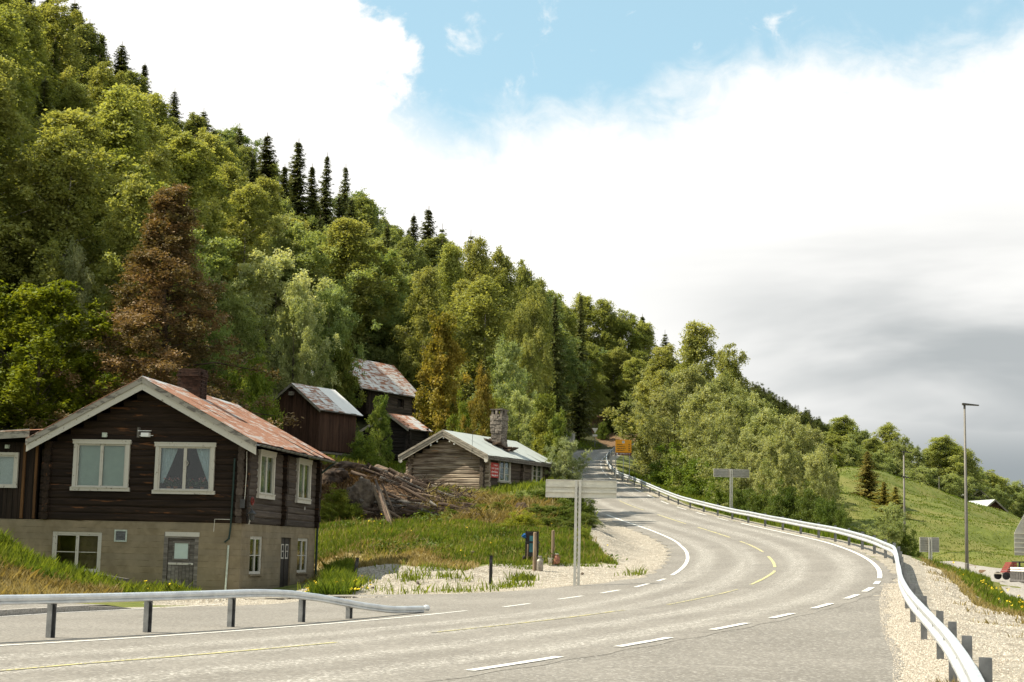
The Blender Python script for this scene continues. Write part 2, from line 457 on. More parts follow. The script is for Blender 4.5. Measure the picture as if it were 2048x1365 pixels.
# ------------------------------------------------------------------ mesh builder and object helpers
class MB:
    def __init__(s):
        s.v = []; s.f = []
    def raw(s, vs, fs):
        o = len(s.v)
        s.v.extend([tuple(map(float, p)) for p in vs])
        s.f.extend([tuple(o + i for i in q) for q in fs])
        return s
    def box(s, x0, x1, y0, y1, z0, z1):
        return s.raw([(x0, y0, z0), (x1, y0, z0), (x1, y1, z0), (x0, y1, z0), (x0, y0, z1), (x1, y0, z1), (x1, y1, z1), (x0, y1, z1)],
                     [(3, 2, 1, 0), (4, 5, 6, 7), (0, 1, 5, 4), (1, 2, 6, 5), (2, 3, 7, 6), (3, 0, 4, 7)])
    def hexa(s, p):
        return s.raw(p, [(3, 2, 1, 0), (4, 5, 6, 7), (0, 1, 5, 4), (1, 2, 6, 5), (2, 3, 7, 6), (3, 0, 4, 7)])
    def prism(s, poly, axis, a, b):
        """closed polygon in the two other axes, extruded along axis from a to b"""
        n = len(poly)
        def P(q, w):
            return {'x': (w, q[0], q[1]), 'y': (q[0], w, q[1]), 'z': (q[0], q[1], w)}[axis]
        vs = [P(q, a) for q in poly] + [P(q, b) for q in poly]
        fs = [tuple(range(n))[::-1], tuple(range(n, 2 * n))] + [(i, (i + 1) % n, n + (i + 1) % n, n + i) for i in range(n)]
        return s.raw(vs, fs)
    def tube(s, pts, r, n=8, cap=True):
        pts = [Vector(p) for p in pts]
        rs = list(r) if hasattr(r, '__len__') else [r] * len(pts)
        vs = []; fs = []
        ref = None
        for i, p in enumerate(pts):
            d = (pts[min(i + 1, len(pts) - 1)] - pts[max(i - 1, 0)]).normalized()
            if ref is None:
                ref = Vector((1, 0, 0)) if abs(d.x) < .8 else Vector((0, 1, 0))
            a = (ref - d * ref.dot(d)).normalized(); b = d.cross(a); ref = a
            for k in range(n):
                an = 2 * math.pi * k / n
                vs.append(p + (a * math.cos(an) + b * math.sin(an)) * rs[i])
        for i in range(len(pts) - 1):
            for k in range(n):
                fs.append((i * n + k, i * n + (k + 1) % n, (i + 1) * n + (k + 1) % n, (i + 1) * n + k))
        if cap:
            fs.append(tuple(range(n))[::-1]); fs.append(tuple(range((len(pts) - 1) * n, len(pts) * n)))
        return s.raw(vs, fs)
    def lathe(s, prof, n=14, c=(0, 0, 0)):
        vs = []; fs = []
        for r, z in prof:
            for k in range(n):
                an = 2 * math.pi * k / n
                vs.append((c[0] + r * math.cos(an), c[1] + r * math.sin(an), c[2] + z))
        for i in range(len(prof) - 1):
            for k in range(n):
                fs.append((i * n + k, i * n + (k + 1) % n, (i + 1) * n + (k + 1) % n, (i + 1) * n + k))
        fs.append(tuple(range(n))[::-1]); fs.append(tuple(range((len(prof) - 1) * n, len(prof) * n)))
        return s.raw(vs, fs)
    def mesh(s, name, m, smooth=False):
        me = bpy.data.meshes.new(name)
        me.from_pydata(s.v, [], s.f)
        me.materials.append(MATS[m])
        if smooth:
            me.shade_smooth()
        me.update()
        return me
    def build(s, name, m, parent=None, smooth=False):
        return link(name, s.mesh(name, m, smooth), parent)
def link(name, me, parent=None, loc=None, rz=None):
    o = bpy.data.objects.new(name, me)
    COL.objects.link(o)
    if parent is not None:
        o.parent = parent
    if loc is not None:
        o.location = loc
    if rz is not None:
        o.rotation_euler = (0, 0, rz)
    return o
def tag(o, label=None, cat=None, group=None, kind=None):
    if label: o['label'] = label
    if cat: o['category'] = cat
    if group: o['group'] = group
    if kind: o['kind'] = kind
    return o
def thing(name, label, cat, loc=(0, 0, 0), rz=0.0, group=None):
    o = bpy.data.objects.new(name, None)
    COL.objects.link(o)
    o.empty_display_size = .3
    o.location = tuple(map(float, loc)); o.rotation_euler = (0, 0, rz)
    return tag(o, label, cat, group)
def quickmesh(name, V, F, m, tint=None, smooth=False):
    """numpy vertices and equal-sized faces -> mesh"""
    V = np.asarray(V, np.float32); F = np.asarray(F, np.int32)
    me = bpy.data.meshes.new(name)
    k = F.shape[1]
    me.vertices.add(len(V)); me.vertices.foreach_set('co', V.ravel())
    me.loops.add(F.size); me.loops.foreach_set('vertex_index', F.ravel())
    me.polygons.add(len(F))
    me.polygons.foreach_set('loop_start', np.arange(0, F.size, k, dtype=np.int32))
    me.polygons.foreach_set('loop_total', np.full(len(F), k, np.int32))
    if tint is not None:
        at_ = me.attributes.new('tint', 'FLOAT', 'FACE')
        at_.data.foreach_set('value', np.asarray(tint, np.float32))
    me.materials.append(MATS[m])
    me.update(calc_edges=True)
    if smooth:
        me.shade_smooth()
    return me
# ------------------------------------------------------------------ the road: reference curve = its outer edge line, from the near bend up the hill
def catmull(P, step=.5):
    out = []
    P = np.vstack([2 * P[0] - P[1], P, 2 * P[-1] - P[-2]])
    for i in range(1, len(P) - 2):
        n = max(2, int(np.linalg.norm(P[i + 1] - P[i]) / step))
        p0, p1, p2, p3 = P[i - 1:i + 3]
        d = [max(np.linalg.norm(b - a), 1e-6) ** .5 for a, b in ((p0, p1), (p1, p2), (p2, p3))]
        t0, t1 = 0, d[0]; t2 = t1 + d[1]; t3 = t2 + d[2]
        for q in np.linspace(t1, t2, n, endpoint=False):
            A1 = (t1 - q) / (t1 - t0) * p0 + (q - t0) / (t1 - t0) * p1
            A2 = (t2 - q) / (t2 - t1) * p1 + (q - t1) / (t2 - t1) * p2
            A3 = (t3 - q) / (t3 - t2) * p2 + (q - t2) / (t3 - t2) * p3
            B1 = (t2 - q) / (t2 - t0) * A1 + (q - t0) / (t2 - t0) * A2
            B2 = (t3 - q) / (t3 - t1) * A2 + (q - t1) / (t3 - t1) * A3
            out.append((t2 - q) / (t2 - t1) * B1 + (q - t1) / (t2 - t1) * B2)
    out.append(P[-2])
    return np.array(out)
def smooth(Cv, k):
    for _ in range(k):
        Cv[1:-1] = .25 * Cv[:-2] + .5 * Cv[1:-1] + .25 * Cv[2:]
    return Cv
def resample(Cv, step):
    L = np.r_[0, np.cumsum(np.hypot(*np.diff(Cv[:, :2], axis=0).T))]
    s_ = np.arange(0, L[-1], step)
    return s_, np.stack([np.interp(s_, L, Cv[:, k]) for k in range(3)], 1)
def normals(Cv):
    T = np.gradient(Cv[:, :2], axis=0)
    T /= np.hypot(T[:, 0], T[:, 1])[:, None]
    return T, np.stack([-T[:, 1], T[:, 0]], 1)
RAILPX = [(1910, 1370, 21.5), (1882, 1325, 26), (1847, 1279, 30), (1825, 1244, 34), (1814, 1218, 38), (1806, 1179, 46.5), (1793, 1131, 60), (1777, 1122.6, 64), (1755, 1111, 68),
          (1732, 1102, 72), (1705, 1093, 76), (1679, 1085, 80), (1647, 1078, 84), (1611, 1070.6, 88), (1575, 1062.6, 92), (1539, 1055.5, 96), (1505, 1047.5, 100),
          (1472, 1041, 104), (1414, 1026, 112), (1364, 1012, 119.5), (1322, 995, 128), (1273, 973, 139.5), (1235, 957, 153), (1216, 934, 172), (1222, 914, 195), (1265, 897, 222)]
RAILP = np.array([at(*a) for a in RAILPX])
_R = RAILP[9:]
_O = [np.array(v, float) for v in ((-40, -60, 0), (-14, -6, 0), (-5.1, 12.5, 0))]
_O += [at(*a) for a in [(965, 1340, 22.3), (1335, 1277, 29), (1590, 1228, 35.5), (1710, 1193, 42), (1750, 1175, 46), (1761.5, 1150, 52.5), (1752, 1131, 59), (1731, 1116, 65)]]
_T, _N = normals(_R)
for q, n in zip(_R, _N):
    _O.append(np.array([q[0] + n[0] * .7, q[1] + n[1] * .7, q[2]]))
_O += [np.array(v, float) for v in ((29, 241, 18.3), (38, 262, 20.3), (40, 290, 22.5))]
RS, RC = resample(catmull(np.array(_O)), .5)
RC = smooth(RC, 60)
RS, RC = resample(RC, .5)
RT, RN = normals(RC)
def rz_of(cz_, cy_, t_):
    """height of the road surface: superelevated through the bend, lay-by falling gently away on the inside"""
    base = cz_ - .04 * np.clip((cy_ - 20) / 18, 0, 1) * np.clip(t_, 0, 9)
    return np.maximum(base - .03 * np.clip(t_ - 9, 0, 30), np.minimum(base, .03))
def rpt(s_, t_, lift=0.0):
    x = np.interp(s_, RS, RC[:, 0]); y = np.interp(s_, RS, RC[:, 1]); z = np.interp(s_, RS, RC[:, 2])
    nx = np.interp(s_, RS, RN[:, 0]); ny = np.interp(s_, RS, RN[:, 1])
    return np.array([x + nx * t_, y + ny * t_, float(rz_of(z, y, t_)) + lift])
_tt = np.arange(-6, 34, .1)
_gx = RC[:, 0, None] + RN[:, 0, None] * _tt
_gy = RC[:, 1, None] + RN[:, 1, None] * _tt
_gz = rz_of(RC[:, 2, None], RC[:, 1, None], _tt)
_q = np.stack([_gx, _gy, _gz - CAMZ], -1)
_w = _q @ VF
_okw = _w > 1
_pu = CX + _q @ VR / np.where(_okw, _w, 1) * FPX
_pv = CY - _q @ VU / np.where(_okw, _w, 1) * FPX
def st_of(px, py):
    D = np.where(_okw, (_pu - px) ** 2 + (_pv - py) ** 2, 1e12)
    k = np.unravel_index(np.argmin(D), D.shape)
    return RS[k[0]], _tt[k[1]]
def t_in(s_):      # inner edge line
    return np.interp(s_, [91, 107.5, 111, 113, 116, 119, 123.5, 142, 151, 167, 183, 194, 230], [8.3, 8.6, 8.2, 8.05, 7.6, 7.2, 6.95, 7.2, 7.2, 6.7, 6.5, 6.3, 6.5])
def t_mid(s_):     # centre line
    return np.interp(s_, [99, 107, 110, 117, 127, 140, 154, 168, 182, 230], [4.7, 4.5, 4.1, 3.8, 3.55, 3.8, 3.9, 3.5, 3.1, 3.2])
_edge = [st_of(*p_) for p_ in [(0, 1232), (130, 1225), (270, 1217), (460, 1193), (640, 1197), (800, 1193), (900, 1189), (1000, 1183), (1100, 1176), (1200, 1167), (1290, 1155),
                               (1325, 1135), (1337, 1112), (1320, 1085), (1260, 1058), (1190, 1025), (1170, 1012)]]
_edge.sort()
_es = np.array([e[0] for e in _edge]); _et = np.array([e[1] for e in _edge])
def t_left(s_):    # asphalt edge on the inside, lay-by included
    return np.maximum(np.interp(s_, _es, _et), t_in(s_) + .6)
RAIL_S, RAILC = resample(smooth(resample(catmull(np.vstack([[2.6, 8, 0], [4.4, 15, .02], RAILP, [[29.6, 240.6, 18.3], [38.7, 262, 20.3]]])), .5)[1], 12), .5)
RAIL_T, RAIL_N = normals(RAILC)
def rail_x(y):
    return np.interp(y, RAILC[:, 1], RAILC[:, 0])
def edge_right_x(y):   # asphalt edge of the junction mouth
    return np.interp(y, [-40, 0, 21.5, 27, 32.4, 40.5, 47.4, 52.7, 60], [-3, .9, 5.17, 6.45, 7.6, 9.45, 11.3, 12.75, 14])
def zr_y(y):
    return np.interp(y, RC[:, 1], RC[:, 2])

# ------------------------------------------------------------------ terrain through surveyed points (thin-plate spline)
CPS = []
def cp(*a):
    CPS.append(a)
def cpx(px, py, d):
    CPS.append(tuple(at(px, py, d)))
for s_ in np.arange(60, 300, 6.0):
    p0 = rpt(s_, -1.6, -.06); p1 = rpt(s_, 3.5, -.1); p2 = rpt(s_, float(t_left(s_)) + .5, -.05)
    if p0[1] < 52:
        p0 = np.array([rail_x(p0[1]) + .5, p0[1], zr_y(p0[1]) - .03])
    for q in (p0, p1, p2):
        CPS.append(tuple(q))
for v in [(-60, -40, 0), (0, -40, 0), (60, -40, -.5), (-40, 10, .3), (-20, 0, 0), (20, 10, 0), (12, 20, 0), (40, 30, 0), (40, 60, .2), (60, 60, 0), (120, 60, -2), (120, 0, -2), (-120, 0, 20), (-60, 30, 9),
          (18.3, 60, .35), (20, 66, .42), (23, 75, .58), (26, 85, .78), (15, 48, .12), (22, 66, .4), (10.5, 30, .12), (12.4, 40, .4), (11.4, 33, .3), (13, 45, .4), (16.5, 54, .25), (20.5, 75, 1.3), (25, 60, .35), (15.8, 62, .95), (27, 96, 1.0), (35, 96, .9), (38, 115, 1.2), (19.6, 80, 1.5), (30, 80, .8), (45, 85, .6), (60, 110, .8),
          (20, 88, 2.0), (20, 98, 2.4), (24.6, 120, 3.8), (27.6, 120, 3.5), (31, 120, 2.1), (35, 118, 1.6), (38, 180, 12.0), (39, 165, 8.7), (31.7, 150, 7.2), (49, 180, 9.2), (38.3, 140, 4.4), (54, 170, 5.7), (43, 135, 2.8), (60, 140, 2.5), (62, 170, 4.2),
          (45, 215, 11), (62, 205, 6.5), (78, 220, 4), (62, 300, 8), (90, 180, 2), (130, 250, 2),
          (20.5, 112, 3.2), (20, 130, 5.0), (21, 150, 7.0), (28, 150, 7.2), (28, 180, 11), (20, 170, 9.5), (24, 200, 12.5), (40, 215, 13.5),
          (-9.5, 56, -.02), (-13, 55.5, .02), (-17, 57, .2), (-8, 66, .3), (-16, 66, 1.0), (-12, 72, 2.0), (-18, 72, 3.0), (-25, 70, 6), (-26, 56, 3.5), (-9.6, 53, .0), (-12, 52, .05),
          (-17.5, 50, 2.1), (-15.3, 50.5, 1.25), (-13.8, 50.5, .45), (-12.2, 51, .12), (-21, 48, 3.0), (-15.3, 47, .45), (-13, 45, .18), (-18, 44, .7), (-17, 39.5, .2), (-22, 40, .5),
          (-10.9, 108, 7.4), (-14.5, 104, 7.0), (-8.3, 130, 12.3), (-12.5, 125, 12), (-7, 110, 7.8), (-5, 113, 8.3), (-13.5, 111, 8.0),
          (-4.0, 92, 5.1), (-6.2, 92.6, 5.0), (-1.6, 92, 5.1), (2.0, 99, 5.5), (-2, 97, 5.6), (-2, 103, 6.6), (4.0, 92, 4.4), (4.6, 100, 5.2),
          (2.2, 110, 6.0), (0, 125, 8.6), (-1.5, 150, 12.5), (-2, 175, 16.5), (0, 200, 20), (12, 240, 18.2), (9, 254, 23), (17, 256, 23), (28, 254, 21.5), (18, 290, 28), (66, 290, 8), (58, 250, 7.5), (80, 250, 5), (58, 228, 8), (50, 265, 13), (50, 240, 11),
          (-20, 90, 10), (-24, 84, 9), (-30, 95, 15), (-24, 110, 16), (-27, 130, 23), (-36, 120, 25), (-47, 150, 40), (-28, 150, 26), (-58, 200, 57), (-42, 200, 47), (-26, 200, 37), (-17, 175, 27), (-8, 170, 20.5),
          (-8, 210, 27), (5, 222, 23.5), (-28, 250, 45), (-75, 250, 76), (-90, 200, 72), (-70, 130, 48), (-50, 100, 30), (-45, 80, 20), (-90, 80, 40), (-150, 150, 95), (-150, 300, 120),
          (-60, 330, 70), (0, 320, 38), (40, 340, 36), (0, 450, 45), (-150, 500, 120), (60, 600, 75), (80, 600, 67), (105, 600, 55), (127, 600, 43), (180, 600, 16), (100, 450, 22), (150, 450, 12), (300, 600, 8), (300, 300, 0), (300, 0, -4), (150, 350, 4),
          (-300, 0, 60), (-300, 500, 150), (0, 800, 60), (300, 900, 10), (90, 750, 60), (-300, -200, 20), (300, -200, -5)]:
    cp(*v)
for v in [(640, 1190, 50.5), (800, 1186, 50), (900, 1183, 50), (700, 1160, 55), (900, 1158, 55), (1040, 1150, 57), (700, 1135, 63), (900, 1134, 63), (1050, 1132, 63), (1150, 1133, 64), (1220, 1130, 66), (1270, 1115, 68),
          (700, 1090, 68), (860, 1085, 69), (1000, 1085, 69), (1080, 1085, 69), (700, 1045, 75), (850, 1040, 76), (950, 1045, 75), (775, 958, 84), (680, 958, 82.5), (735, 955, 83), (650, 960, 83), (680, 1042, 78.5), (740, 1045, 78.5), (700, 932, 90), (655, 930, 90), (760, 935, 95),
          (1000, 1000, 86), (1080, 1000, 84), (1130, 1005, 85), (1190, 1070, 74), (1240, 1075, 74), (1160, 1050, 78), (1150, 975, 92), (1000, 1050, 76), (1090, 1060, 73)]:
    cpx(*v)
CPA = np.array(CPS, float)
def _phi(r2):
    return .5 * r2 * np.log(np.maximum(r2, 1e-9))
_n = len(CPA)
_sc = 50.0
_P = CPA[:, :2] / _sc
_K = _phi(((_P[:, None] - _P[None]) ** 2).sum(-1)) + np.eye(_n) * 2e-4
_Q = np.c_[np.ones(_n), _P]
_A = np.block([[_K, _Q], [_Q.T, np.zeros((3, 3))]])
_sol = np.linalg.solve(_A, np.r_[CPA[:, 2], 0, 0, 0])
def tps(x, y):
    x = np.asarray(x, float); y = np.asarray(y, float)
    sh = x.shape
    p_ = np.c_[x.ravel(), y.ravel()] / _sc
    out = np.empty(len(p_))
    for i in range(0, len(p_), 20000):
        q = p_[i:i + 20000]
        out[i:i + 20000] = _phi(((q[:, None] - _P[None]) ** 2).sum(-1)) @ _sol[:_n] + _sol[_n] + q @ _sol[_n + 1:]
    return out.reshape(sh)
def road_st(x, y):
    x = np.asarray(x, float).ravel(); y = np.asarray(y, float).ravel()
    ss = np.empty(len(x)); tv = np.empty(len(x)); ii = np.empty(len(x), int)
    for i in range(0, len(x), 8000):
        dx_ = x[i:i + 8000, None] - RC[None, :, 0]; dy_ = y[i:i + 8000, None] - RC[None, :, 1]
        k = np.argmin(dx_ * dx_ + dy_ * dy_, 1)
        r_ = np.arange(len(k))
        ii[i:i + 8000] = k
        ss[i:i + 8000] = RS[k]
        tv[i:i + 8000] = dx_[r_, k] * RN[k, 0] + dy_[r_, k] * RN[k, 1]
    return ss, tv, ii
def vnoise(x, y, f, seed=0):
    """cheap smooth value noise for ground unevenness"""
    x = x * f + seed * 17.3; y = y * f + seed * 5.1
    xi = np.floor(x); yi = np.floor(y); u = x - xi; v = y - yi
    u = u * u * (3 - 2 * u); v = v * v * (3 - 2 * v)
    h = lambda a, b: np.modf(np.sin(a * 127.1 + b * 311.7) * 43758.5453)[0]
    return (h(xi, yi) * (1 - u) + h(xi + 1, yi) * u) * (1 - v) + (h(xi, yi + 1) * (1 - u) + h(xi + 1, yi + 1) * u) * v
def on_asphalt(x, y, pad=0.0):
    ss, tv, ii = road_st(x, y)
    yy = np.asarray(y, float).ravel(); xx = np.asarray(x, float).ravel()
    main = (tv > -.45 - pad) & (tv < t_left(ss) + pad) & (ss > 1) & (ss < RS[-1] - 1)
    junc = (tv <= 0) & (xx < edge_right_x(yy) + pad) & (yy < 56) & (yy > -40)
    return (main | junc), ss, tv, ii
def surf_z(x, y, tv, ii):
    zr = rz_of(RC[ii, 2], RC[ii, 1], tv)
    k = np.clip(-tv / 4.0, 0, 1)
    return np.where((tv < 0) & (y < 56), zr * (1 - k) + zr_y(y) * k, zr)
def height(x, y):
    x = np.asarray(x, float); y = np.asarray(y, float)
    sh = x.shape
    z = tps(x, y).ravel()
    a, ss, tv, ii = on_asphalt(x, y, -.45)
    zr = surf_z(x.ravel(), y.ravel(), tv, ii)
    dist = np.maximum(np.maximum(-tv - .5, tv - t_left(ss)), 0)
    dist = np.where((tv < 0) & (y.ravel() < 56), np.maximum(x.ravel() - edge_right_x(y.ravel()), 0), dist)
    k = np.clip((dist - .3) / 3.0, 0, 1); k = k * k * (3 - 2 * k)
    bump = (vnoise(x, y, .7, 1) - .5) * .18 + (vnoise(x, y, 2.1, 2) - .5) * .07
    far = np.clip((y.ravel() - 75) / 40, 0, 1)
    bump = bump.ravel() * (.35 + .65 * np.clip(dist / 6, 0, 1)) + far * ((vnoise(x, y, .16, 3) - .5) * .9).ravel() * np.clip(dist / 6, 0, 1)
    z = np.where(a, np.minimum(z, zr - .10), (zr - .010) * (1 - k) + (z + bump) * k)
    return z.reshape(sh)
def H(x, y):
    return float(height(np.array([x]), np.array([y]))[0])
def ground_px(px, py, d0=15, d1=260):
    """where the ray through a photograph pixel meets the ground"""
    d = np.arange(d0, d1, .25)
    v = ray(px, py); v = v / v[1]
    zz = CAMZ + v[2] * d
    g = height(v[0] * d, d)
    k = np.argmax(zz < g)
    return np.array([v[0] * d[k], d[k], g[k]])

def axis_steps(segs):
    out = []
    for a, b, st_ in segs:
        out += list(np.arange(a, b, st_))
    return np.array(out + [segs[-1][1]])
GX = axis_steps([(-900, -200, 70), (-200, -70, 8), (-70, -24, 1.6), (-24, 24, .4), (24, 64, .9), (64, 160, 6), (160, 900, 60)])
GY = axis_steps([(-250, -30, 22), (-30, 16, 2), (16, 86, .4), (86, 150, .8), (150, 270, 2.5), (270, 700, 14), (700, 1600, 90)])
XX, YY = np.meshgrid(GX, GY)
ZZ = height(XX, YY)
def inpoly(x, y, poly):
    x = np.asarray(x); y = np.asarray(y)
    c = np.zeros(x.shape, bool)
    n = len(poly)
    for i in range(n):
        x0, y0 = poly[i][:2]; x1, y1 = poly[(i + 1) % n][:2]
        hit = ((y0 > y) != (y1 > y)) & (x < (x1 - x0) * (y - y0) / ((y1 - y0) if y1 != y0 else 1e-9) + x0)
        c ^= hit
    return c
def soft(mask2d, k=2):
    m_ = mask2d.astype(float)
    for _ in range(k):
        p_ = np.pad(m_, 1, mode='edge')
        m_ = (p_[1:-1, 1:-1] * 2 + p_[:-2, 1:-1] + p_[2:, 1:-1] + p_[1:-1, :-2] + p_[1:-1, 2:]) / 6
    return m_
def pxpoly(L):
    return [ground_px(*q)[:2] for q in L]
POLY_YARD = pxpoly([(636, 1199), (652, 1150), (700, 1137), (800, 1133), (1000, 1131), (1120, 1129), (1200, 1128)]) + [(4.6, 66), (3.6, 72), (4.2, 80), (5.2, 88), (5.4, 100), (4.9, 112), (5.4, 118), (8.5, 100), (9, 84), (8.6, 72), (7.4, 62), (5.6, 55), (3.8, 50), (-.5, 46), (-7, 44.5)]
POLY_HOUSEFRONT = [(-9.8, 44), (-11.2, 51.0), (-9.6, 56), (-6.5, 56), (-4.5, 49), (-6, 44)]
ss_, tv_, ii_ = road_st(XX, YY)
ss_ = ss_.reshape(XX.shape); tv_ = tv_.reshape(XX.shape)
vergeR = (XX > edge_right_x(YY) - 1) & (XX < rail_x(YY) + .8) & (YY < 62) & (YY > 5)
bankR = (XX >= rail_x(YY) + .8) & (XX < np.interp(YY, [10, 24, 29, 45, 60, 78, 90], [7, 10.2, 11.2, 13.4, 16.2, 19.0, 20.3])) & (YY < 80) & (YY > 5)
shoulder = (((tv_ < -.3) & (tv_ > -1.6)) | ((tv_ > t_left(ss_) - .3) & (tv_ < t_left(ss_) + .7))) & (ss_ > 100) & (ss_ < 290)
zg = soft(inpoly(XX, YY, POLY_YARD) | inpoly(XX, YY, POLY_HOUSEFRONT) | vergeR | bankR | shoulder, 2)
zg = np.where(bankR & ~soft(vergeR, 1).astype(bool), zg * .80, zg)
ze = soft(inpoly(XX, YY, [(-12.5, 78), (-9, 77), (-5, 78), (-1, 78.5), (1.5, 80), (.5, 84), (-2, 88), (-5.5, 91), (-6, 99), (-9.5, 101), (-13, 98), (-14, 88)]) |
          inpoly(XX, YY, [(22.5, 104), (29, 101), (33, 103), (36, 109), (33, 116), (27, 118)]) | inpoly(XX, YY, [(36, 113), (41, 112), (43, 116), (38, 118)]) |
          inpoly(XX, YY, [(14, 240), (34, 252), (30, 266), (12, 258)]), 2)
zd = soft(inpoly(XX, YY, [(-9.5, 63), (-1.5, 62.6), (-1, 64), (-3, 67), (-6, 68), (-9.5, 67.5)]) | inpoly(XX, YY, [(-4.6, 66), (-2.2, 63), (-2.6, 68), (-4.2, 72.5), (-5, 71)]) |
          inpoly(XX, YY, pxpoly([(900, 990), (1030, 1010), (1040, 1060), (930, 1030), (870, 1010)])) |
          inpoly(XX, YY, [(-19, 42), (-19, 48), (-14.5, 48.5), (-12.6, 49.5), (-12, 46), (-13, 43)]) |
          inpoly(XX, YY, [(10.5, 22), (11.4, 30), (13.6, 45), (16.5, 60), (19.4, 75), (21, 75), (18, 60), (14.8, 45), (12.6, 30), (12, 22)]) | inpoly(XX, YY, pxpoly([(1190, 1120), (1300, 1120), (1300, 1090), (1240, 1080)])), 2)
hillF = ((YY > 86) & (XX < np.interp(YY, [86, 100, 125, 150, 200, 250, 300], [-17, -16, -11, -4, -2, 60, 90]))) | ((YY > 68) & (XX < -17)) | ((YY > 106) & (YY < 165) & (XX > 16) & (XX < 27)) | (YY > 262) | ((YY > 188) & (XX > 15) & (XX < 80))
zf = soft(hillF, 3)
nx, ny = len(GX), len(GY)
idx = np.arange(nx * ny).reshape(ny, nx)
FQ = np.stack([idx[:-1, :-1], idx[:-1, 1:], idx[1:, 1:], idx[1:, :-1]], -1).reshape(-1, 4)
gme = quickmesh('ground', np.stack([XX, YY, ZZ], -1).reshape(-1, 3), FQ, 'ground', smooth=True)
ca = gme.attributes.new('zone', 'FLOAT_COLOR', 'POINT')
ca.data.foreach_set('color', np.stack([zg, ze, zd, zf], -1).astype(np.float32).ravel())
ground = tag(link('ground', gme), kind='structure')

# ------------------------------------------------------------------ asphalt sheets and painted lines
def sheet(name, rows, m, lift=0.0, uvs=None):
    rows = np.asarray(rows, float)
    a, b = rows.shape[:2]
    V = rows.reshape(-1, 3).copy(); V[:, 2] += lift
    ix = np.arange(a * b).reshape(a, b)
    F_ = np.stack([ix[:-1, :-1], ix[:-1, 1:], ix[1:, 1:], ix[1:, :-1]], -1).reshape(-1, 4)
    me = quickmesh(name, V, F_, m, smooth=True)
    if uvs is not None:
        uv = me.uv_layers.new(name='road')
        uu = np.asarray(uvs, np.float32).reshape(-1, 2)
        uv.data.foreach_set('uv', uu[F_.ravel()].ravel())
    return me
rows = []; uvs = []
s_list = np.arange(30, RS[-1] - 1, .5)
for s_ in s_list:
    tl = float(t_left(s_)) + .12 * math.sin(s_ * 1.9) + .06 * math.sin(s_ * 5.3)
    tr_ = -.35 + .06 * math.sin(s_ * 2.7)
    cols = list(np.linspace(tr_, 9, 14)) + [9 + (tl - 9) * k for k in (.25, .5, .75, 1.0)] if tl > 9.6 else list(np.linspace(tr_, tl, 18))
    rows.append([rpt(s_, q) for q in cols]); uvs.append([(q, s_) for q in cols])
road = tag(link('main_road', sheet('main_road', rows, 'asphalt_worn', 0, uvs)), kind='structure')
rows = []
rj = random.Random(3); wob = 0.0
for s_ in np.arange(34, 125.5, .25):
    q0 = np.array([np.interp(s_, RS, RC[:, k]) for k in range(3)]); n0 = np.array([np.interp(s_, RS, RN[:, k]) for k in range(2)])
    tt_ = -np.arange(.30, 30, .1)
    ex = edge_right_x(q0[1] + n0[1] * tt_)
    k = int(np.argmax(q0[0] + n0[0] * tt_ > ex))
    wob = .8 * wob + rj.gauss(0, .035)
    te = tt_[k] - wob if k else -.35
    cols = np.linspace(-.25, min(te, -.34), 12)
    xs, ya = q0[0] + n0[0] * cols, q0[1] + n0[1] * cols
    kk = np.clip(-cols / 4.0, 0, 1)
    zz = q0[2] * (1 - kk) + zr_y(ya) * kk - .004
    rows.append(np.stack([xs, ya, zz], -1)[::-1])
tag(link('junction_road', sheet('junction_road', rows, 'asphalt_side')), kind='structure')
# lower road and roundabout beyond the bank
rows = []
for y in np.linspace(52, 128, 60):
    a_ = np.interp(y, [52, 60, 75, 96, 110, 128], [17.4, 19.2, 22.4, 26.4, 27, 33])
    b_ = np.interp(y, [52, 60, 75, 96, 110, 116, 128], [50, 50, 50, 50, 50, 50, 50])
    if y > 113: a_ = np.interp(y, [113, 119], [27, 49])
    xs = np.linspace(a_, max(b_, a_ + .5), 30)
    if y <= 119:
        rows.append(np.stack([xs, np.full(30, y), height(xs, np.full(30, y)) + .06], -1))
lower_me = sheet('lower_road', rows, 'asphalt_pale')
tag(link('lower_road', lower_me), kind='structure')

def stripe(name, s0, s1, tf, w, m, lift=.008, step=.5, wob=0.0):
    n = max(2, int((s1 - s0) / step) + 1)
    rr = []
    for s_ in np.linspace(s0, s1, n):
        tc_ = tf(s_) if callable(tf) else tf
        rr.append([rpt(s_, tc_ - w / 2, lift), rpt(s_, tc_ + w / 2, lift)])
    return link(name, sheet(name, rr, m), road)
for a_, b_ in [(81, 83.6), (86, 88.6), (91, 94), (96.4, 98.8), (101, 103), (104.6, 106.2), (108, 110), (112, 113.8), (115.2, 117.2), (118.8, 120.4)]:
    stripe('white_dash', a_, b_, 0.0, .17, 'road_white', .010)
stripe('edge_line', 122, 172, 0.0, .15, 'road_white', .010)
for a_ in np.arange(175, 290, 6):
    stripe('white_dash', a_, a_ + 3, .05, .12, 'road_white_worn', .010)
stripe('edge_line', 32, 107.5, lambda s_: t_in(s_), .13, 'road_white')
for a_, b_ in [(109.5, 111), (113, 114.6), (116, 117.5), (119, 120.8), (122.3, 123.6)]:
    stripe('white_dash', a_, b_, lambda s_: t_in(s_), .14, 'road_white')
stripe('edge_line', 126, 183, lambda s_: t_in(s_), .14, 'road_white')
for a_ in np.arange(186.5, 290, 5.2):
    stripe('white_dash', a_, a_ + 2.5, lambda s_: t_in(s_), .12, 'road_white_worn')
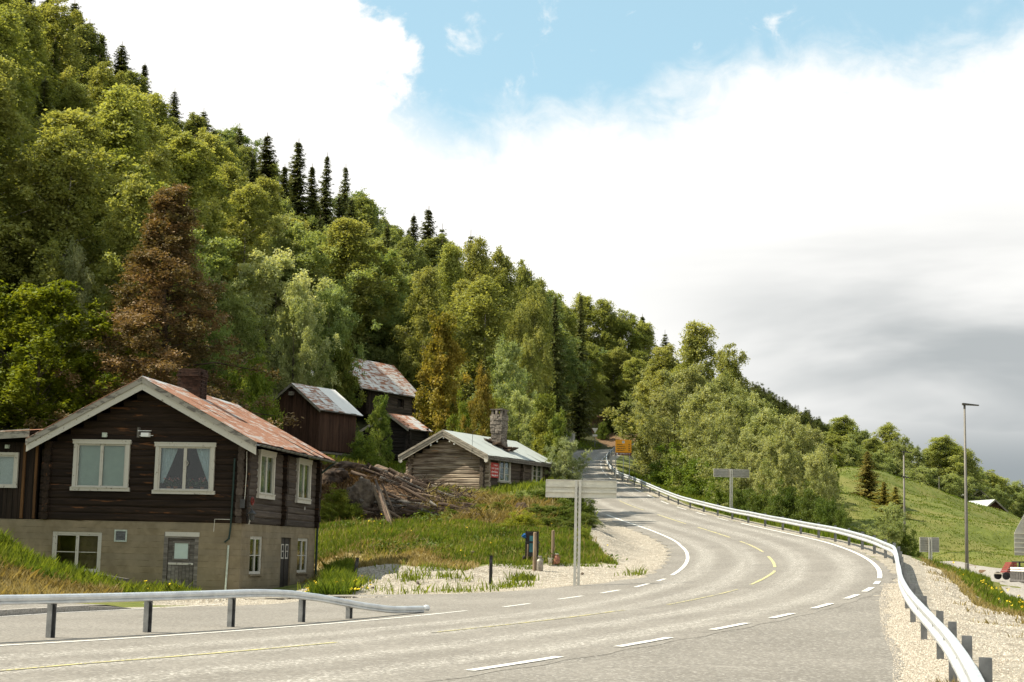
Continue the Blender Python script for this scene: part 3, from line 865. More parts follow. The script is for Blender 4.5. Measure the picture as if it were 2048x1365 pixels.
for a_, b_, mm in [(74, 84, 'road_yellow'), (86.5, 95.2, 'road_yellow'), (98.5, 107.5, 'road_yellow_worn'), (110, 117, 'road_yellow_worn'), (119.5, 128, 'road_yellow'), (130.5, 139.5, 'road_yellow'),
               (143.5, 154, 'road_yellow'), (158, 168.5, 'road_yellow'), (172.5, 182.5, 'road_yellow'), (187, 197, 'road_yellow_worn'), (201, 211, 'road_yellow_worn')]:
    stripe('yellow_dash', a_, b_, lambda s_: t_mid(s_), .11, mm)
# lay-by kerb, the footpath behind it and the thin line in front
ks = [st_of(0, 1232), st_of(130, 1225), st_of(262, 1218)]
_ka = np.poly1d(np.polyfit([k[0] for k in ks], [k[1] for k in ks], 1))
k_end = ks[-1][0]
kerb = thing('kerb', 'row of worn granite kerb stones along the lay-by footpath', 'kerb')
s_ = k_end; i = 0
while s_ > k_end - 14:
    l_ = .98
    q0 = rpt(s_ - l_ + .015, _ka(s_ - l_)); q1 = rpt(s_, _ka(s_))
    h0 = .13 if i > 1 else (.11 if i == 1 else .09)
    h1 = .13 if i > 1 else (.09 if i == 1 else .015)
    d_ = Vector(q1 - q0).normalized(); n_ = Vector((-d_.y, d_.x, 0)) * .16
    jit_ = random.uniform(-.008, .008)
    a_, b_ = Vector(q0) + Vector((0, 0, -.1)), Vector(q1) + Vector((0, 0, -.1))
    MB().hexa([a_, b_, b_ + n_, a_ + n_, a_ + Vector((0, 0, h0 + .1 + jit_)), b_ + Vector((0, 0, h1 + .1 + jit_)), b_ + n_ + Vector((0, 0, h1 + .1 + jit_)), a_ + n_ + Vector((0, 0, h0 + .1 + jit_))]).build('kerb_stone', 'kerb_granite', kerb)
    s_ -= l_; i += 1
rows = []
for s_ in np.arange(k_end - 16, k_end + .2, .5):
    rows.append([rpt(s_, _ka(s_) + q, .115 if s_ < k_end - 1 else .115 - .1 * (s_ - k_end + 1)) for q in (.15, .9, 1.7, 2.5)])
tag(link('footpath', sheet('footpath', rows, 'asphalt_side')), kind='structure')
stripe('edge_line', k_end - 15, k_end + 1.2, lambda s_: _ka(s_) - .22, .09, 'road_white_worn')
stripe('edge_line', k_end + 1.6, k_end + 6, lambda s_: _ka(s_) - .25, .08, 'road_white_worn')
# ------------------------------------------------------------------ timber building kit (local frame: x along the front wall, y into the depth, z up; front right corner at 0,0)
def log(parent, x, y, z, length, rz, h, d, m, name='log', nseg=3, rough=.012):
    """one squared-off round log lying along its own x axis"""
    prof = [(-.50, -.28), (-.36, -.5), (.36, -.5), (.50, -.28), (.50, .28), (.36, .5), (-.36, .5), (-.50, .28)]
    vs = []; fs = []
    for i in range(nseg + 1):
        u = length * i / nseg
        jy, jz, jh = random.gauss(0, rough), random.gauss(0, rough * .6), 1 + random.gauss(0, .035)
        for a, b in prof:
            vs.append((u, a * d * jh + jy, b * h * 1.03 * jh + jz))
    for i in range(nseg):
        for k in range(8):
            fs.append((i * 8 + k, (i + 1) * 8 + k, (i + 1) * 8 + (k + 1) % 8, i * 8 + (k + 1) % 8))
    fs.append(tuple(range(8))); fs.append(tuple(range(nseg * 8, nseg * 8 + 8))[::-1])
    o = MB().raw(vs, fs).build(name, m, parent)
    o.location = (x, y, z); o.rotation_euler = (0, 0, rz)
    return o
def log_wall(parent, along, fixed, a0, a1, z0, z1, ch, m, openings=(), limit=None, d=.2, ext=(.16, .16), z_off=0.0, back=False):
    """courses of logs; openings (a0, a1, z0, z1) stay free; limit(z) -> (a0, a1) follows a gable"""
    z = z0 + z_off
    while z + ch * .5 < z1:
        lo, hi = a0 - ext[0], a1 + ext[1]
        if limit:
            l_, h_ = limit(z + ch)
            if l_ is None:
                z += ch
                continue
            lo, hi = max(lo, l_), min(hi, h_)
        segs = [(lo, hi)]
        for (b0, b1, c0, c1) in openings:
            ov = min(z + ch, c1) - max(z, c0)
            if ov > ch * .3:
                segs = [s2 for (p_, q_) in segs for s2 in ((p_, min(q_, b0)), (max(p_, b1), q_)) if s2[1] - s2[0] > .05]
        for p_, q_ in segs:
            if q_ - p_ < .08:
                continue
            if along == 'x':
                log(parent, p_, fixed + (d / 2 if not back else -d / 2), z + ch / 2, q_ - p_, 0, ch, d, m, nseg=max(1, int((q_ - p_) / 1.4)))
            else:
                log(parent, fixed - (d / 2 if not back else -d / 2), p_, z + ch / 2, q_ - p_, math.pi / 2, ch, d, m, nseg=max(1, int((q_ - p_) / 1.4)))
        z += ch
def log_ends(parent, along, fixed, pos, z0, z1, ch, m, out=.2, w=.2):
    """column of crossing log ends that stand proud of the wall"""
    z = z0
    while z + ch * .5 < z1:
        o_ = out * random.uniform(.75, 1.15)
        if along == 'y':
            log(parent, fixed - .05, pos, z + ch / 2, o_ + .05, 0, ch * .96, w, m, 'log_end', 1)
        else:
            log(parent, pos, fixed + .05, z + ch / 2, o_ + .05, -math.pi / 2, ch * .96, w, m, 'log_end', 1)
        z += ch
def plank_wall(parent, along, fixed, a0, a1, z0, zt, m, w=.17, th=.035, openings=(), side=1):
    """upright planks; zt(a) gives the top"""
    a = a0
    while a < a1 - .02:
        w_ = min(random.uniform(w * .85, w * 1.15), a1 - a)
        top = zt(a + w_ / 2) if callable(zt) else zt
        zz_ = [(z0 + random.uniform(-.03, .03), top)]
        for (b0, b1, c0, c1) in openings:
            if a + w_ > b0 + .02 and a < b1 - .02:
                zz_ = [s2 for (p_, q_) in zz_ for s2 in ((p_, min(q_, c0)), (max(p_, c1), q_)) if s2[1] - s2[0] > .05]
        off = random.uniform(0, .014)
        for p_, q_ in zz_:
            mb = MB()
            g = .006
            if along == 'x':
                mb.box(a + g, a + w_ - g, fixed - off * side, fixed + (th - off) * side, p_, q_) if side > 0 else mb.box(a + g, a + w_ - g, fixed - th, fixed, p_, q_)
            else:
                mb.box(fixed - th + off, fixed + off, a + g, a + w_ - g, p_, q_)
            mb.build('plank', m, parent)
        a += w_
def roof_sheets(parent, y0, y1, xe, ze, xr, zr, mats, w=.82, pitch=.16, amp=.02, lift=.05):
    """corrugated sheets from eave (xe, ze) to ridge (xr, zr)"""
    n = max(1, round((y1 - y0) / w)); w_ = (y1 - y0) / n
    L = math.hypot(xr - xe, zr - ze)
    nx_, nz_ = -(zr - ze) / L, (xr - xe) / L
    if nz_ < 0: nx_, nz_ = -nx_, -nz_
    for i in range(n):
        a = y0 + i * w_
        cols = int(w_ / pitch * 4) + 2
        extra = random.uniform(-.03, .05); up = (i % 2) * .008 + random.uniform(0, .008)
        vs = []
        for k in range(cols):
            yy = a - .02 + (w_ + .04) * k / (cols - 1)
            c_ = amp * math.cos(2 * math.pi * yy / pitch)
            for u in (-extra / L, .5, 1.0):
                h_ = lift + up + c_ + (.012 * math.sin(i * 3 + u * 4) if u < 1 else 0)
                vs.append((xe + (xr - xe) * u + nx_ * h_, yy, ze + (zr - ze) * u + nz_ * h_))
        fs = []
        for k in range(cols - 1):
            for q in range(2):
                fs.append((k * 3 + q, k * 3 + q + 1, (k + 1) * 3 + q + 1, (k + 1) * 3 + q))
        mm = mats[int(i * len(mats) / n)] if isinstance(mats, (list, tuple)) else mats
        MB().raw(vs, fs).build('roof_sheet', mm, parent, True)
def roof_deck(parent, y0, y1, xe, ze, xr, zr, m, th=.09, name='roof_deck'):
    MB().prism([(xe, ze), (xr, zr), (xr, zr - th), (xe, ze - th)], 'y', y0, y1).build(name, m, parent)
def barge(parent, yf, xe, ze, xr, zr, hgt, th, m, name='bargeboard', drop=0.0):
    """board along a roof verge, its face at yf"""
    MB().prism([(xe, ze - drop), (xr, zr - drop), (xr, zr - drop - hgt), (xe, ze - drop - hgt)], 'y', yf - th, yf).build(name, m, parent)
def window(parent, x, y, z, w, h, rz, trim=.11, m='worn_white_paint', mull=1, bars=0, head=.14, sill=.13, proud=.05, pane_back=.07, name='window'):
    """casing mesh with sash, mullion and one pane per light; outside is the local -y side"""
    mb = MB()
    e = .04
    if head:
        mb.box(-w / 2 - e, w / 2 + e, -proud - .02, .05, h - head, h)
        mb.box(-w / 2 - e - .01, w / 2 + e + .01, -proud - .035, -proud - .018, h - .03, h + .012)
    if sill:
        mb.box(-w / 2 - e - .02, w / 2 + e + .02, -proud - .015, .05, 0, sill)
        mb.box(-w / 2 - e + .03, w / 2 + e - .03, -proud - .05, -proud - .013, sill - .02, sill + .015)
    zb, zt = sill + .001 if sill else 0, h - head - .001 if head else h
    mb.box(-w / 2, -w / 2 + trim, -proud, .05, zb, zt)
    mb.box(w / 2 - trim, w / 2, -proud, .05, zb, zt)
    if not head: mb.box(-w / 2 + trim, w / 2 - trim, -proud, .05, h - trim * .8, h)
    if not sill: mb.box(-w / 2 + trim, w / 2 - trim, -proud, .05, 0, trim * .6)
    o = mb.build(name, m, parent)
    o.location = (x, y, z); o.rotation_euler = (0, 0, rz)
    xi0, xi1 = -w / 2 + trim, w / 2 - trim
    z0 = zb if sill else trim * .6
    z1 = zt if head else h - trim * .8
    n = mull + 1
    lw = (xi1 - xi0) / n
    for i in range(n):
        a, b = xi0 + i * lw, xi0 + (i + 1) * lw
        f_ = .055
        sm = MB().box(a + .002, a + f_, -.012, .045, z0 + .002, z1 - .002).box(b - f_, b - .002, -.012, .045, z0 + .002, z1 - .002).box(a + f_, b - f_, -.012, .045, z1 - f_, z1 - .002).box(a + f_, b - f_, -.012, .045, z0 + .002, z0 + f_)
        sm.build('sash', m, o)
        za, zb_ = z0 + f_, z1 - f_
        for k in range(bars):
            zc = za + (zb_ - za) * (k + 1) / (bars + 1)
            MB().box(a + f_, b - f_, -.008, .04, zc - .013, zc + .013).build('glazing_bar', m, o)
        for k in range(bars + 1):
            c0 = za + (zb_ - za) * k / (bars + 1); c1 = za + (zb_ - za) * (k + 1) / (bars + 1)
            MB().box(a + f_ + .001, b - f_ - .001, .02, .026, c0 + (.013 if k else 0), c1 - (.013 if k < bars else 0)).build('pane', 'window_glass', o)
    return o, (xi0, xi1, z0, z1)
def cells(mb, a0, a1, z0, z1, openings, put):
    """rectangle minus openings, as boxes"""
    xs = sorted({a0, a1, *[v for o in openings for v in o[:2]]}); zs = sorted({z0, z1, *[v for o in openings for v in o[2:]]})
    for i in range(len(xs) - 1):
        for k in range(len(zs) - 1):
            cx_, cz_ = (xs[i] + xs[i + 1]) / 2, (zs[k] + zs[k + 1]) / 2
            if any(o[0] < cx_ < o[1] and o[2] < cz_ < o[3] for o in openings): continue
            put(mb, xs[i], xs[i + 1], zs[k], zs[k + 1])

# ------------------------------------------------------------------ the old log house on its concrete basement
hp = at(481, 1100, 56)
house = thing('log_house', 'dark log house with rust-red roof above a grey concrete basement', 'house', (hp[0], 56, 0), rad(-8.3))
HW, HL = 7.3, 9.8
ZB, ZE, ZR = 2.42, 5.22, 7.42
XR = -HW / 2
FW = [(-6.25, -4.18, 3.46, 5.26), (-3.22, -1.06, 3.40, 5.20)]
SW = [(1.58, 3.46, 3.36, 5.10), (6.62, 8.5, 3.36, 5.10)]
BW = [(-6.90, -5.07, .62, 2.02), (-2.78, -1.52, -.4, 2.06), (-4.6, -4.14, 1.70, 2.12)]
BS = [(1.08, 2.54, .66, 2.0), (4.95, 6.3, -.4, 2.0), (7.25, 8.75, .66, 2.0)]
mb = MB()
cells(mb, -9.6, 0, -.5, ZB, BW, lambda b, a, c, e, g: b.box(a, c, 0, .25, e, g))
mb.build('basement_wall', 'form_board_concrete', house)
mb = MB()
cells(mb, .25, HL, -.5, ZB, BS, lambda b, a, c, e, g: b.box(-.25, .0, a, c, e, g))
mb.build('basement_wall', 'form_board_concrete', house)
MB().box(-9.6, -9.35, .25, HL, -.5, ZB).box(-9.35, -.25, HL - .25, HL, -.5, ZB).build('basement_wall', 'form_board_concrete', house)
slope = (ZR - ZE) / (HW / 2 + .55)
def gab(z):
    if z > ZR - .35: return None, None
    k = (ZR - .25 - z) / slope
    return XR - k, XR + k
log_wall(house, 'x', -.02, -HW, 0, ZB + .01, ZR - .3, .252, 'dark_log', FW, gab, .22)
log_wall(house, 'y', .02, 0.02, HL, ZB + .01, ZE - .02, .243, 'side_log', SW, None, .22, z_off=-.0)
log_ends(house, 'y', .02, 4.9, ZB + .01, ZE - .05, .243, 'dark_log', .16, .26)
log_ends(house, 'y', .02, HL - .12, ZB + .01, ZE - .05, .243, 'dark_log', .16, .26)
log_ends(house, 'x', 0.0, -HW + .1, ZB + .01, ZE - .05, .252, 'dark_log', .16, .24)
log_ends(house, 'y', .02, .13, ZB + .01, ZE - .05, .252, 'dark_log', .15, .24)
log_wall(house, 'x', HL, -HW, 0, ZB + .01, ZR - .3, .252, 'dark_log', (), gab, .22, back=True)
MB().box(-HW, -HW + .2, .25, HL - .25, ZB, ZE).build('rear_wall', 'dark_plank', house)
MB().box(-HW + .2, -.25, .26, HL - .26, ZB - .12, ZB).build('floor_slab', 'interior_dark', house)
MB().box(-HW + .2, -.25, 2.3, 2.36, ZB, ZE - .15).box(-1.9, -1.84, 2.36, HL - .26, ZB, ZE).build('partition', 'interior_dark', house)
MB().box(-9.3, -.3, 1.2, 1.26, -.4, ZB - .13).box(-1.3, -1.24, 1.3, HL - .3, -.4, ZB - .13).build('basement_partition', 'interior_tan', house)
# roof
RY0, RY1 = -.62, HL + .45
XE, XL = .58, -HW - .52
ZEr = ZE - .02
for xe, key in ((XE, 'r'), (XL, 'l')):
    roof_deck(house, RY0 + .05, RY1 - .03, xe, ZEr, XR, ZR, 'dark_plank', .1)
    roof_sheets(house, RY0, RY1, xe, ZEr, XR, ZR, ['rusty_sheet'], .84, .15, .014, .03)
    barge(house, RY0 + .045, xe + (.02 if xe > 0 else -.02), ZEr + .02, XR + (.001 if xe > 0 else -.001), ZR + .03, .20, .035, 'worn_bargeboard_paint')
    barge(house, RY0 + .08, xe + (.0 if xe > 0 else -.0), ZEr + .0, XR + (.001 if xe > 0 else -.001), ZR + .01, .36, .03, 'worn_white_paint', 'bargeboard', .06)
MB().prism([(XR - .22, ZR - .06), (XR, ZR + .075), (XR + .22, ZR - .06), (XR, ZR + .055)], 'y', RY0, RY1).build('ridge_cap', 'mixed_sheet', house)
for i in range(0):
    MB().box(-1.9 + i * .1, -1.35 + i * .1, 3.0 + i * 2.2, 3.7 + i * 2.2, 0, .01).build('roof_patch', 'pale_sheet', house)
    o = [c for c in house.children if c.name.startswith('roof_patch')][-1]
    xx_ = o.data.vertices[0].co.x + .27
    o.location = (0, 0, ZR - slope * (xx_ - XR) + .075)
    o.rotation_euler = (0, math.atan(slope), 0)
    cx0 = xx_
    for v in o.data.vertices: v.co.x -= cx0
    o.location.x = cx0
# gutter with brackets
prof = [(.07 * math.cos(a), .07 * math.sin(a)) for a in np.linspace(math.pi, 2 * math.pi, 8)]
MB().prism([(XE + .06 + p_[0], ZEr - .04 + p_[1]) for p_ in prof] + [(XE + .06 + p_[0] * .85, ZEr - .04 + p_[1] * .85) for p_ in prof[::-1]], 'y', RY0 + .1, RY1).build('gutter', 'galvanised_shaded', house)
for k in range(18):
    yy = RY0 + .3 + k * .6
    MB().tube([(XE + .06 + .078 * math.cos(a), yy, ZEr - .04 + .078 * math.sin(a)) for a in np.linspace(math.pi, 2 * math.pi, 6)], .012, 5).build('gutter_bracket', 'dark_steel', house)
# brick chimney
ch = MB().box(-3.92, -3.08, 3.75, 4.45, 6.6, 8.2).build('chimney', 'mortar', house)
BRICK = MB().box(-.113, .113, -.052, .052, -.031, .031).mesh('brick', 'brick_red')
z = 6.95; row = 0
while z < 8.26:
    o_ = .115 if row % 2 else 0
    grow = .04 if 7.95 < z < 8.12 else 0
    for k in range(4):
        for yy in (3.745 - grow, 4.455 + grow):
            link('brick', BRICK, ch, (-3.80 + k * .215 + (o_ if k < 3 else 0), yy, z))
    for k in range(3):
        for xx_ in (-3.925 - grow, -3.075 + grow):
            link('brick', BRICK, ch, (xx_, 3.86 + k * .243 + (o_ if k < 2 else 0), z), math.pi / 2)
    z += .075; row += 1
MB().box(-3.75, -3.25, 3.95, 4.25, 8.15, 8.28).build('flue_opening', 'black_plastic', ch)
# front windows: one with a drawn blind, one with tied-back curtains and potted flowers
o, (a, b, c, d) = window(house, -5.215, -.05, 3.46, 2.07, 1.80, 0, .13)
MB().box(a + .03, b - .03, .11, .115, c, d).build('blind', 'blind', o)
o, (a, b, c, d) = window(house, -2.14, -.05, 3.40, 2.16, 1.80, 0, .13)
def curtain(parent, x_top0, x_top1, x_bot0, x_bot1, z0, z1, y, m):
    n = 26; vs = []; fs = []
    for r_ in range(7):
        u = r_ / 6
        k = u ** 1.15
        for i in range(n):
            q = i / (n - 1)
            xx_ = (x_top0 + (x_top1 - x_top0) * q) * (1 - k) + (x_bot0 + (x_bot1 - x_bot0) * q) * k
            vs.append((xx_, y + .022 * math.sin(q * 34 + r_ * .3) * (1 - .5 * k), z1 - (z1 - z0) * u))
    for r_ in range(6):
        for i in range(n - 1):
            fs.append((r_ * n + i, r_ * n + i + 1, (r_ + 1) * n + i + 1, (r_ + 1) * n + i))
    return MB().raw(vs, fs).build('curtain', m, parent, True)
curtain(o, a + .02, a + .62, a + .02, a + .14, c + .25, d, .16, 'curtain_blue')
curtain(o, b - .62, b - .02, b - .12, b - .02, c + .25, d, .16, 'curtain_blue')
MB().tube([(.06 + .07 * math.cos(q), -.03, c + .95 + .09 * math.sin(q)) for q in np.linspace(0, 2 * math.pi, 14)], .012, 5).build('hanging_ring', 'worn_white_paint', o)
def leaf_cloud(c, R, n, size, flat=1.0):
    """small leaf quads filling an ellipsoid"""
    u = rng.normal(size=(n, 3)); u /= np.linalg.norm(u, axis=1)[:, None]
    p = np.asarray(c) + u * np.asarray(R) * (rng.random((n, 1)) ** .4)
    return leaf_quads(p, size * rng.uniform(.6, 1.3, n))
def leaf_quads(P, size, up=.25, asp=.62):
    n = len(P)
    nrm = rng.normal(size=(n, 3)); nrm[:, 2] = np.abs(nrm[:, 2]) + up
    nrm /= np.linalg.norm(nrm, axis=1)[:, None]
    a = np.cross(nrm, rng.normal(size=(n, 3))); a /= np.linalg.norm(a, axis=1)[:, None] + 1e-9
    b = np.cross(nrm, a)
    s_ = np.asarray(size).reshape(-1, 1)
    V = np.stack([P - a * s_, P - b * s_ * asp, P + a * s_, P + b * s_ * asp], 1).reshape(-1, 3)
    F_ = np.arange(4 * n).reshape(n, 4)
    return V, F_
def potted(parent_label, loc, fl, k, nm):
    r_ = thing(nm, parent_label, 'potted plant', loc, house.rotation_euler.z, 'flowers on the house window sill')
    MB().lathe([(.055, 0), (.075, .12), (.085, .12), (.085, .14), (.07, .14)], 12).build('pot', 'terracotta', r_)
    V, F_ = leaf_cloud((0, 0, .26), (.19, .12, .15), 160, .05)
    link('foliage', quickmesh('foliage', V, F_, 'pot_leaf'), r_)
    V, F_ = leaf_cloud((0, -.02, .38), (.17, .1, .12), k, .045)
    link('blossom', quickmesh('blossom', V, F_, fl), r_)
hm = Matrix.Translation(house.location) @ Matrix.Rotation(house.rotation_euler.z, 4, 'Z')
SILLB = MB().box(a, b, .047, .32, c - .03, c - .002).build('inner_sill', 'worn_white_paint', o)
for dx_, fl, k, lb in ((-.62, 'flower_pink', 30, 'potted plant with pink flowers behind the curtained window pane'), (-.36, 'flower_pink', 8, 'small green potted plant beside the window mullion'),
                       (.22, 'flower_red', 12, 'potted plant with a red flower in the curtained window'), (.62, 'flower_pink', 26, 'potted plant with salmon flowers under the tied curtain')):
    potted(lb, hm @ Vector((-2.14 + dx_, .13, 3.40 + c)), fl, k, 'potted_plant')
# side windows (narrow from here), lace inside
for (y0, y1, z0, z1) in SW:
    o, (a, b, c, d) = window(house, .05, (y0 + y1) / 2, z0, y1 - y0, z1 - z0, math.pi / 2, .13, head=.16, sill=.17)
    MB().box(a + .02, b - .02, .14, .145, c, d).build('blind', 'lace', o)
# basement openings
o, (a, b, c, d) = window(house, -5.985, .06, .62, 1.83, 1.40, 0, .10, head=0, sill=0, bars=1, proud=.03)
MB().box(a, a + .13, .12, .14, c, d).build('curtain_strip', 'orange_batten', o)
MB().box(a + .86, b, .13, .14, c, d).build('blind', 'interior_tan', o)
for i, (y0, y1, z0, z1) in enumerate((BS[0], BS[2])):
    o, (a, b, c, d) = window(house, -.05, (y0 + y1) / 2, z0, y1 - y0, z1 - z0, math.pi / 2, .07, head=0, sill=0, bars=1, proud=.02)
    MB().box(a, b, .16, .165, c, d).build('blind', 'interior_tan', o)
    MB().box(-.04, .06, y0 - .05, y1 + .05, z0 - .07, z0 - .004).build('sill', 'form_board_concrete', house)
dr = MB().box(-2.78, -2.64, -.0, .1, -.35, 2.06).box(-1.66, -1.52, -.0, .1, -.35, 2.06).box(-2.64, -1.66, -.0, .1, 1.86, 2.06).build('door_frame', 'grey_board', house)
door = MB().box(-2.63, -1.67, .05, .10, -.3, 1.85).build('door', 'grey_board', house)
door['label'] = 'weathered grey plank door with a small curtained pane'
for k in range(7):
    MB().box(-2.60 + k * .131, -2.48 + k * .131, .02, .048, -.28, .92).build('plank', 'grey_board', door)
MB().box(-2.60, -1.69, .015, .049, .95, 1.02).build('rail', 'worn_white_paint', door)
MB().box(-2.46, -1.84, .02, .048, 1.10, 1.16).box(-2.46, -1.84, .02, .048, 1.70, 1.76).box(-2.46, -2.40, .02, .048, 1.16, 1.70).box(-1.90, -1.84, .02, .048, 1.16, 1.70).build('pane_frame', 'grey_board', door)
MB().box(-2.40, -1.90, .038, .044, 1.16, 1.70).build('pane', 'blind', door)
MB().tube([(-1.78, .04, .98), (-1.78, -.02, .98), (-1.86, -.03, .98)], .012, 6).build('handle', 'dark_steel', door)
MB().box(-2.74, -1.5, -.02, .0, 1.93, 2.08).build('door_head', 'worn_white_paint', house)
d2 = MB().box(-.12, -.06, 4.97, 6.28, -.3, 1.98).build('door', 'door_dark', house)
d2['label'] = 'narrow black double door with two small white-framed panes'
for y0 in (5.15, 5.72):
    MB().box(-.062, -.045, y0, y0 + .36, 1.20, 1.75).build('pane', 'worn_white_paint', d2)
    MB().box(-.046, -.04, y0 + .07, y0 + .29, 1.25, 1.46).box(-.046, -.04, y0 + .07, y0 + .29, 1.50, 1.71).build('glass', 'interior_dark', d2)
MB().box(-.061, -.04, 5.60, 5.65, -.3, 1.98).build('meeting_stile', 'door_dark', d2)
vent = MB().box(-4.6, -4.14, -.03, .05, 1.70, 1.75).box(-4.6, -4.14, -.03, .05, 2.07, 2.12).box(-4.6, -4.55, -.03, .05, 1.75, 2.07).box(-4.19, -4.14, -.03, .05, 1.75, 2.07).build('vent_frame', 'pale_pipe', house)
for k in range(7):
    MB().box(-4.55, -4.19, -.02, .02, 1.76 + k * .045, 1.785 + k * .045).build('slat', 'galvanised_shaded', vent)
MB().box(-4.55, -4.19, .06, .08, 1.75, 2.07).build('vent_back', 'interior_dark', vent)
# fittings on the wall
MB().tube([(-.32, -.10, ZE - .55), (-.33, -.10, 3.6), (-.36, -.10, 2.3), (-.40, -.10, 1.9), (-.55, -.10, 1.76)], .034, 8).build('downpipe', 'green_pipe', house)
MB().tube([(-.42, -.06, 1.66), (-.46, -.06, -.1)], .035, 8).build('drain_pipe', 'pale_pipe', house)
MB().tube([(XE + .05, HL + .2, ZEr - .1), (.22, HL - .05, ZEr - .5), (.10, HL - .06, 4.6), (.09, HL - .06, -.1)], .045, 8).build('downpipe', 'green_pipe', house)
MB().tube([(-.40, -.08, 2.55), (-.95, -.08, 2.55), (-.97, -.08, 2.12)], .014, 6).build('bracket_rod', 'worn_white_paint', house)
MB().tube([(.10, -.08, ZE - .3), (.13, -.10, 4.2), (.10, -.1, 3.2)], .012, 5).build('cable', 'worn_white_paint', house)
fl = MB().box(-3.92, -3.84, -.14, -.02, 5.36, 5.72).build('lamp_bracket', 'grey_board', house)
MB().box(-3.70, -3.42, -.34, -.12, 5.38, 5.52).box(-3.84, -3.36, -.26, -.23, 5.58, 5.60).box(-3.80, -3.30, -.2, -.17, 5.42, 5.44).build('floodlight', 'sign_white', fl)
MB().box(-5.22, -5.05, -.12, -.03, 5.36, 5.52).build('junction_box', 'pale_pipe', house)
MB().box(-.02, .12, -.22, -.12, 2.95, 3.25).build('meter_box', 'dark_steel', house)
ln = MB().tube([(.05, .06, 3.0), (.30, .0, 3.02), (.36, -.02, 2.9)], .015, 6).build('lantern_arm', 'dark_steel', house)
MB().lathe([(.03, .36), (.04, .33), (.17, .22), (.16, .2), (.10, .19), (.085, 0), (.03, -.03)], 8, (.36, -.02, 2.55)).build('lantern', 'dark_steel', ln)
MB().tube([(.16 + .0, .62 + .12 * math.cos(q), 3.22 + .12 * math.sin(q)) for q in np.linspace(0, 2 * math.pi, 16)], .035, 6).build('hose_reel', 'red_paint', house)
MB().box(.12, .15, .36, .42, 2.40, 2.68).box(.12, .15, .48, .53, 2.5, 2.70).build('hook', 'worn_white_paint', house)
MB().box(.02, .05, 7.9, 7.96, 3.12, 3.24).build('thermometer', 'worn_white_paint', house)
# annexe on the left, upright dark boards
AX0, AX1 = -12.5, -HW - .28
plank_wall(house, 'x', .06, AX0, AX1, ZB + .02, 5.15, 'dark_plank', .19, .05, [(-10.0, -8.35, 3.52, 4.78)])
for xx_ in (-8.12, -7.66):
    MB().box(xx_ - .045, xx_ + .045, -.02, .058, ZB + .03, 5.12).build('batten', 'orange_batten', house)
MB().box(AX0, AX1, 5.5, 5.6, ZB, 5.4).box(AX0, AX0 + .1, .12, 5.5, ZB, 5.4).box(AX0 + .1, AX1, 1.6, 1.65, ZB, 5.2).build('annexe_wall', 'dark_plank', house)
o, (a, b, c, d) = window(house, -9.18, .03, 3.52, 1.66, 1.26, 0, .12, head=.0, sill=.0)
MB().box(a, b, .12, .125, c, d).build('blind', 'lace', o)
MB().box(-8.86, -8.72, -.06, .058, 4.92, 5.05).build('junction_box', 'pale_pipe', house)
roof_deck(house, -.45, 6, AX0 - .3, 5.22, XL + .62, 5.56, 'dark_plank', .09)
roof_sheets(house, -.5, 6.05, AX0 - .3, 5.22, XL + .62, 5.56, ['rusty_sheet'], .84, .15, .014, .03)
barge(house, -.45, AX0 - .3, 5.27, XL + .05, 5.60, .30, .04, 'worn_bargeboard_paint')

# ------------------------------------------------------------------ the small log cabin on its knoll, with a stone chimney
cp_ = at(969, 977, 92)
cabin = thing('log_cabin', 'small weathered log cabin with pale metal roof and stone chimney', 'cabin', (cp_[0], 92, 5.02), rad(-27))
CW, CL, CE, CR = 5.0, 8.4, 2.05, 3.52
cxr = -CW / 2
csl = (CR - CE) / (CW / 2 + .42)
def gabc(z):
    if z > CR - .3: return None, None
    k = (CR - .2 - z) / csl
    return cxr - k, cxr + k
CS = [(1.62, 3.06, .62, 1.98), (6.0, 7.35, .78, 1.98)]
log_wall(cabin, 'x', -.02, -CW, 0, -.45, CR - .3, .245, 'grey_log', (), gabc, .24, (.26, .26))
log_wall(cabin, 'y', .02, 0, CL, -.33, CE - .05, .245, 'cabin_side_log', CS, None, .24, (.26, .26))
log_ends(cabin, 'y', .0, 4.62, -.33, CE - .05, .245, 'cabin_side_log', .22, .24)
log_ends(cabin, 'y', .0, .12, -.45, CE - .05, .245, 'grey_log', .27, .25)
log_ends(cabin, 'x', .0, -CW + .12, -.33, CE - .05, .245, 'grey_log', .27, .25)
log_ends(cabin, 'y', .0, CL - .12, -.33, CE - .05, .245, 'cabin_side_log', .25, .24)
log_wall(cabin, 'x', CL, -CW, 0, -.45, CR - .3, .245, 'cabin_side_log', (), gabc, .24, (.2, .2), back=True)
log_wall(cabin, 'y', -CW, 0, CL, -.33, CE - .05, .245, 'cabin_side_log', (), None, .24, (.2, .2), back=True)
MB().box(-CW + .3, -.3, 1.1, 1.14, 0, CE).build('partition', 'interior_dark', cabin)
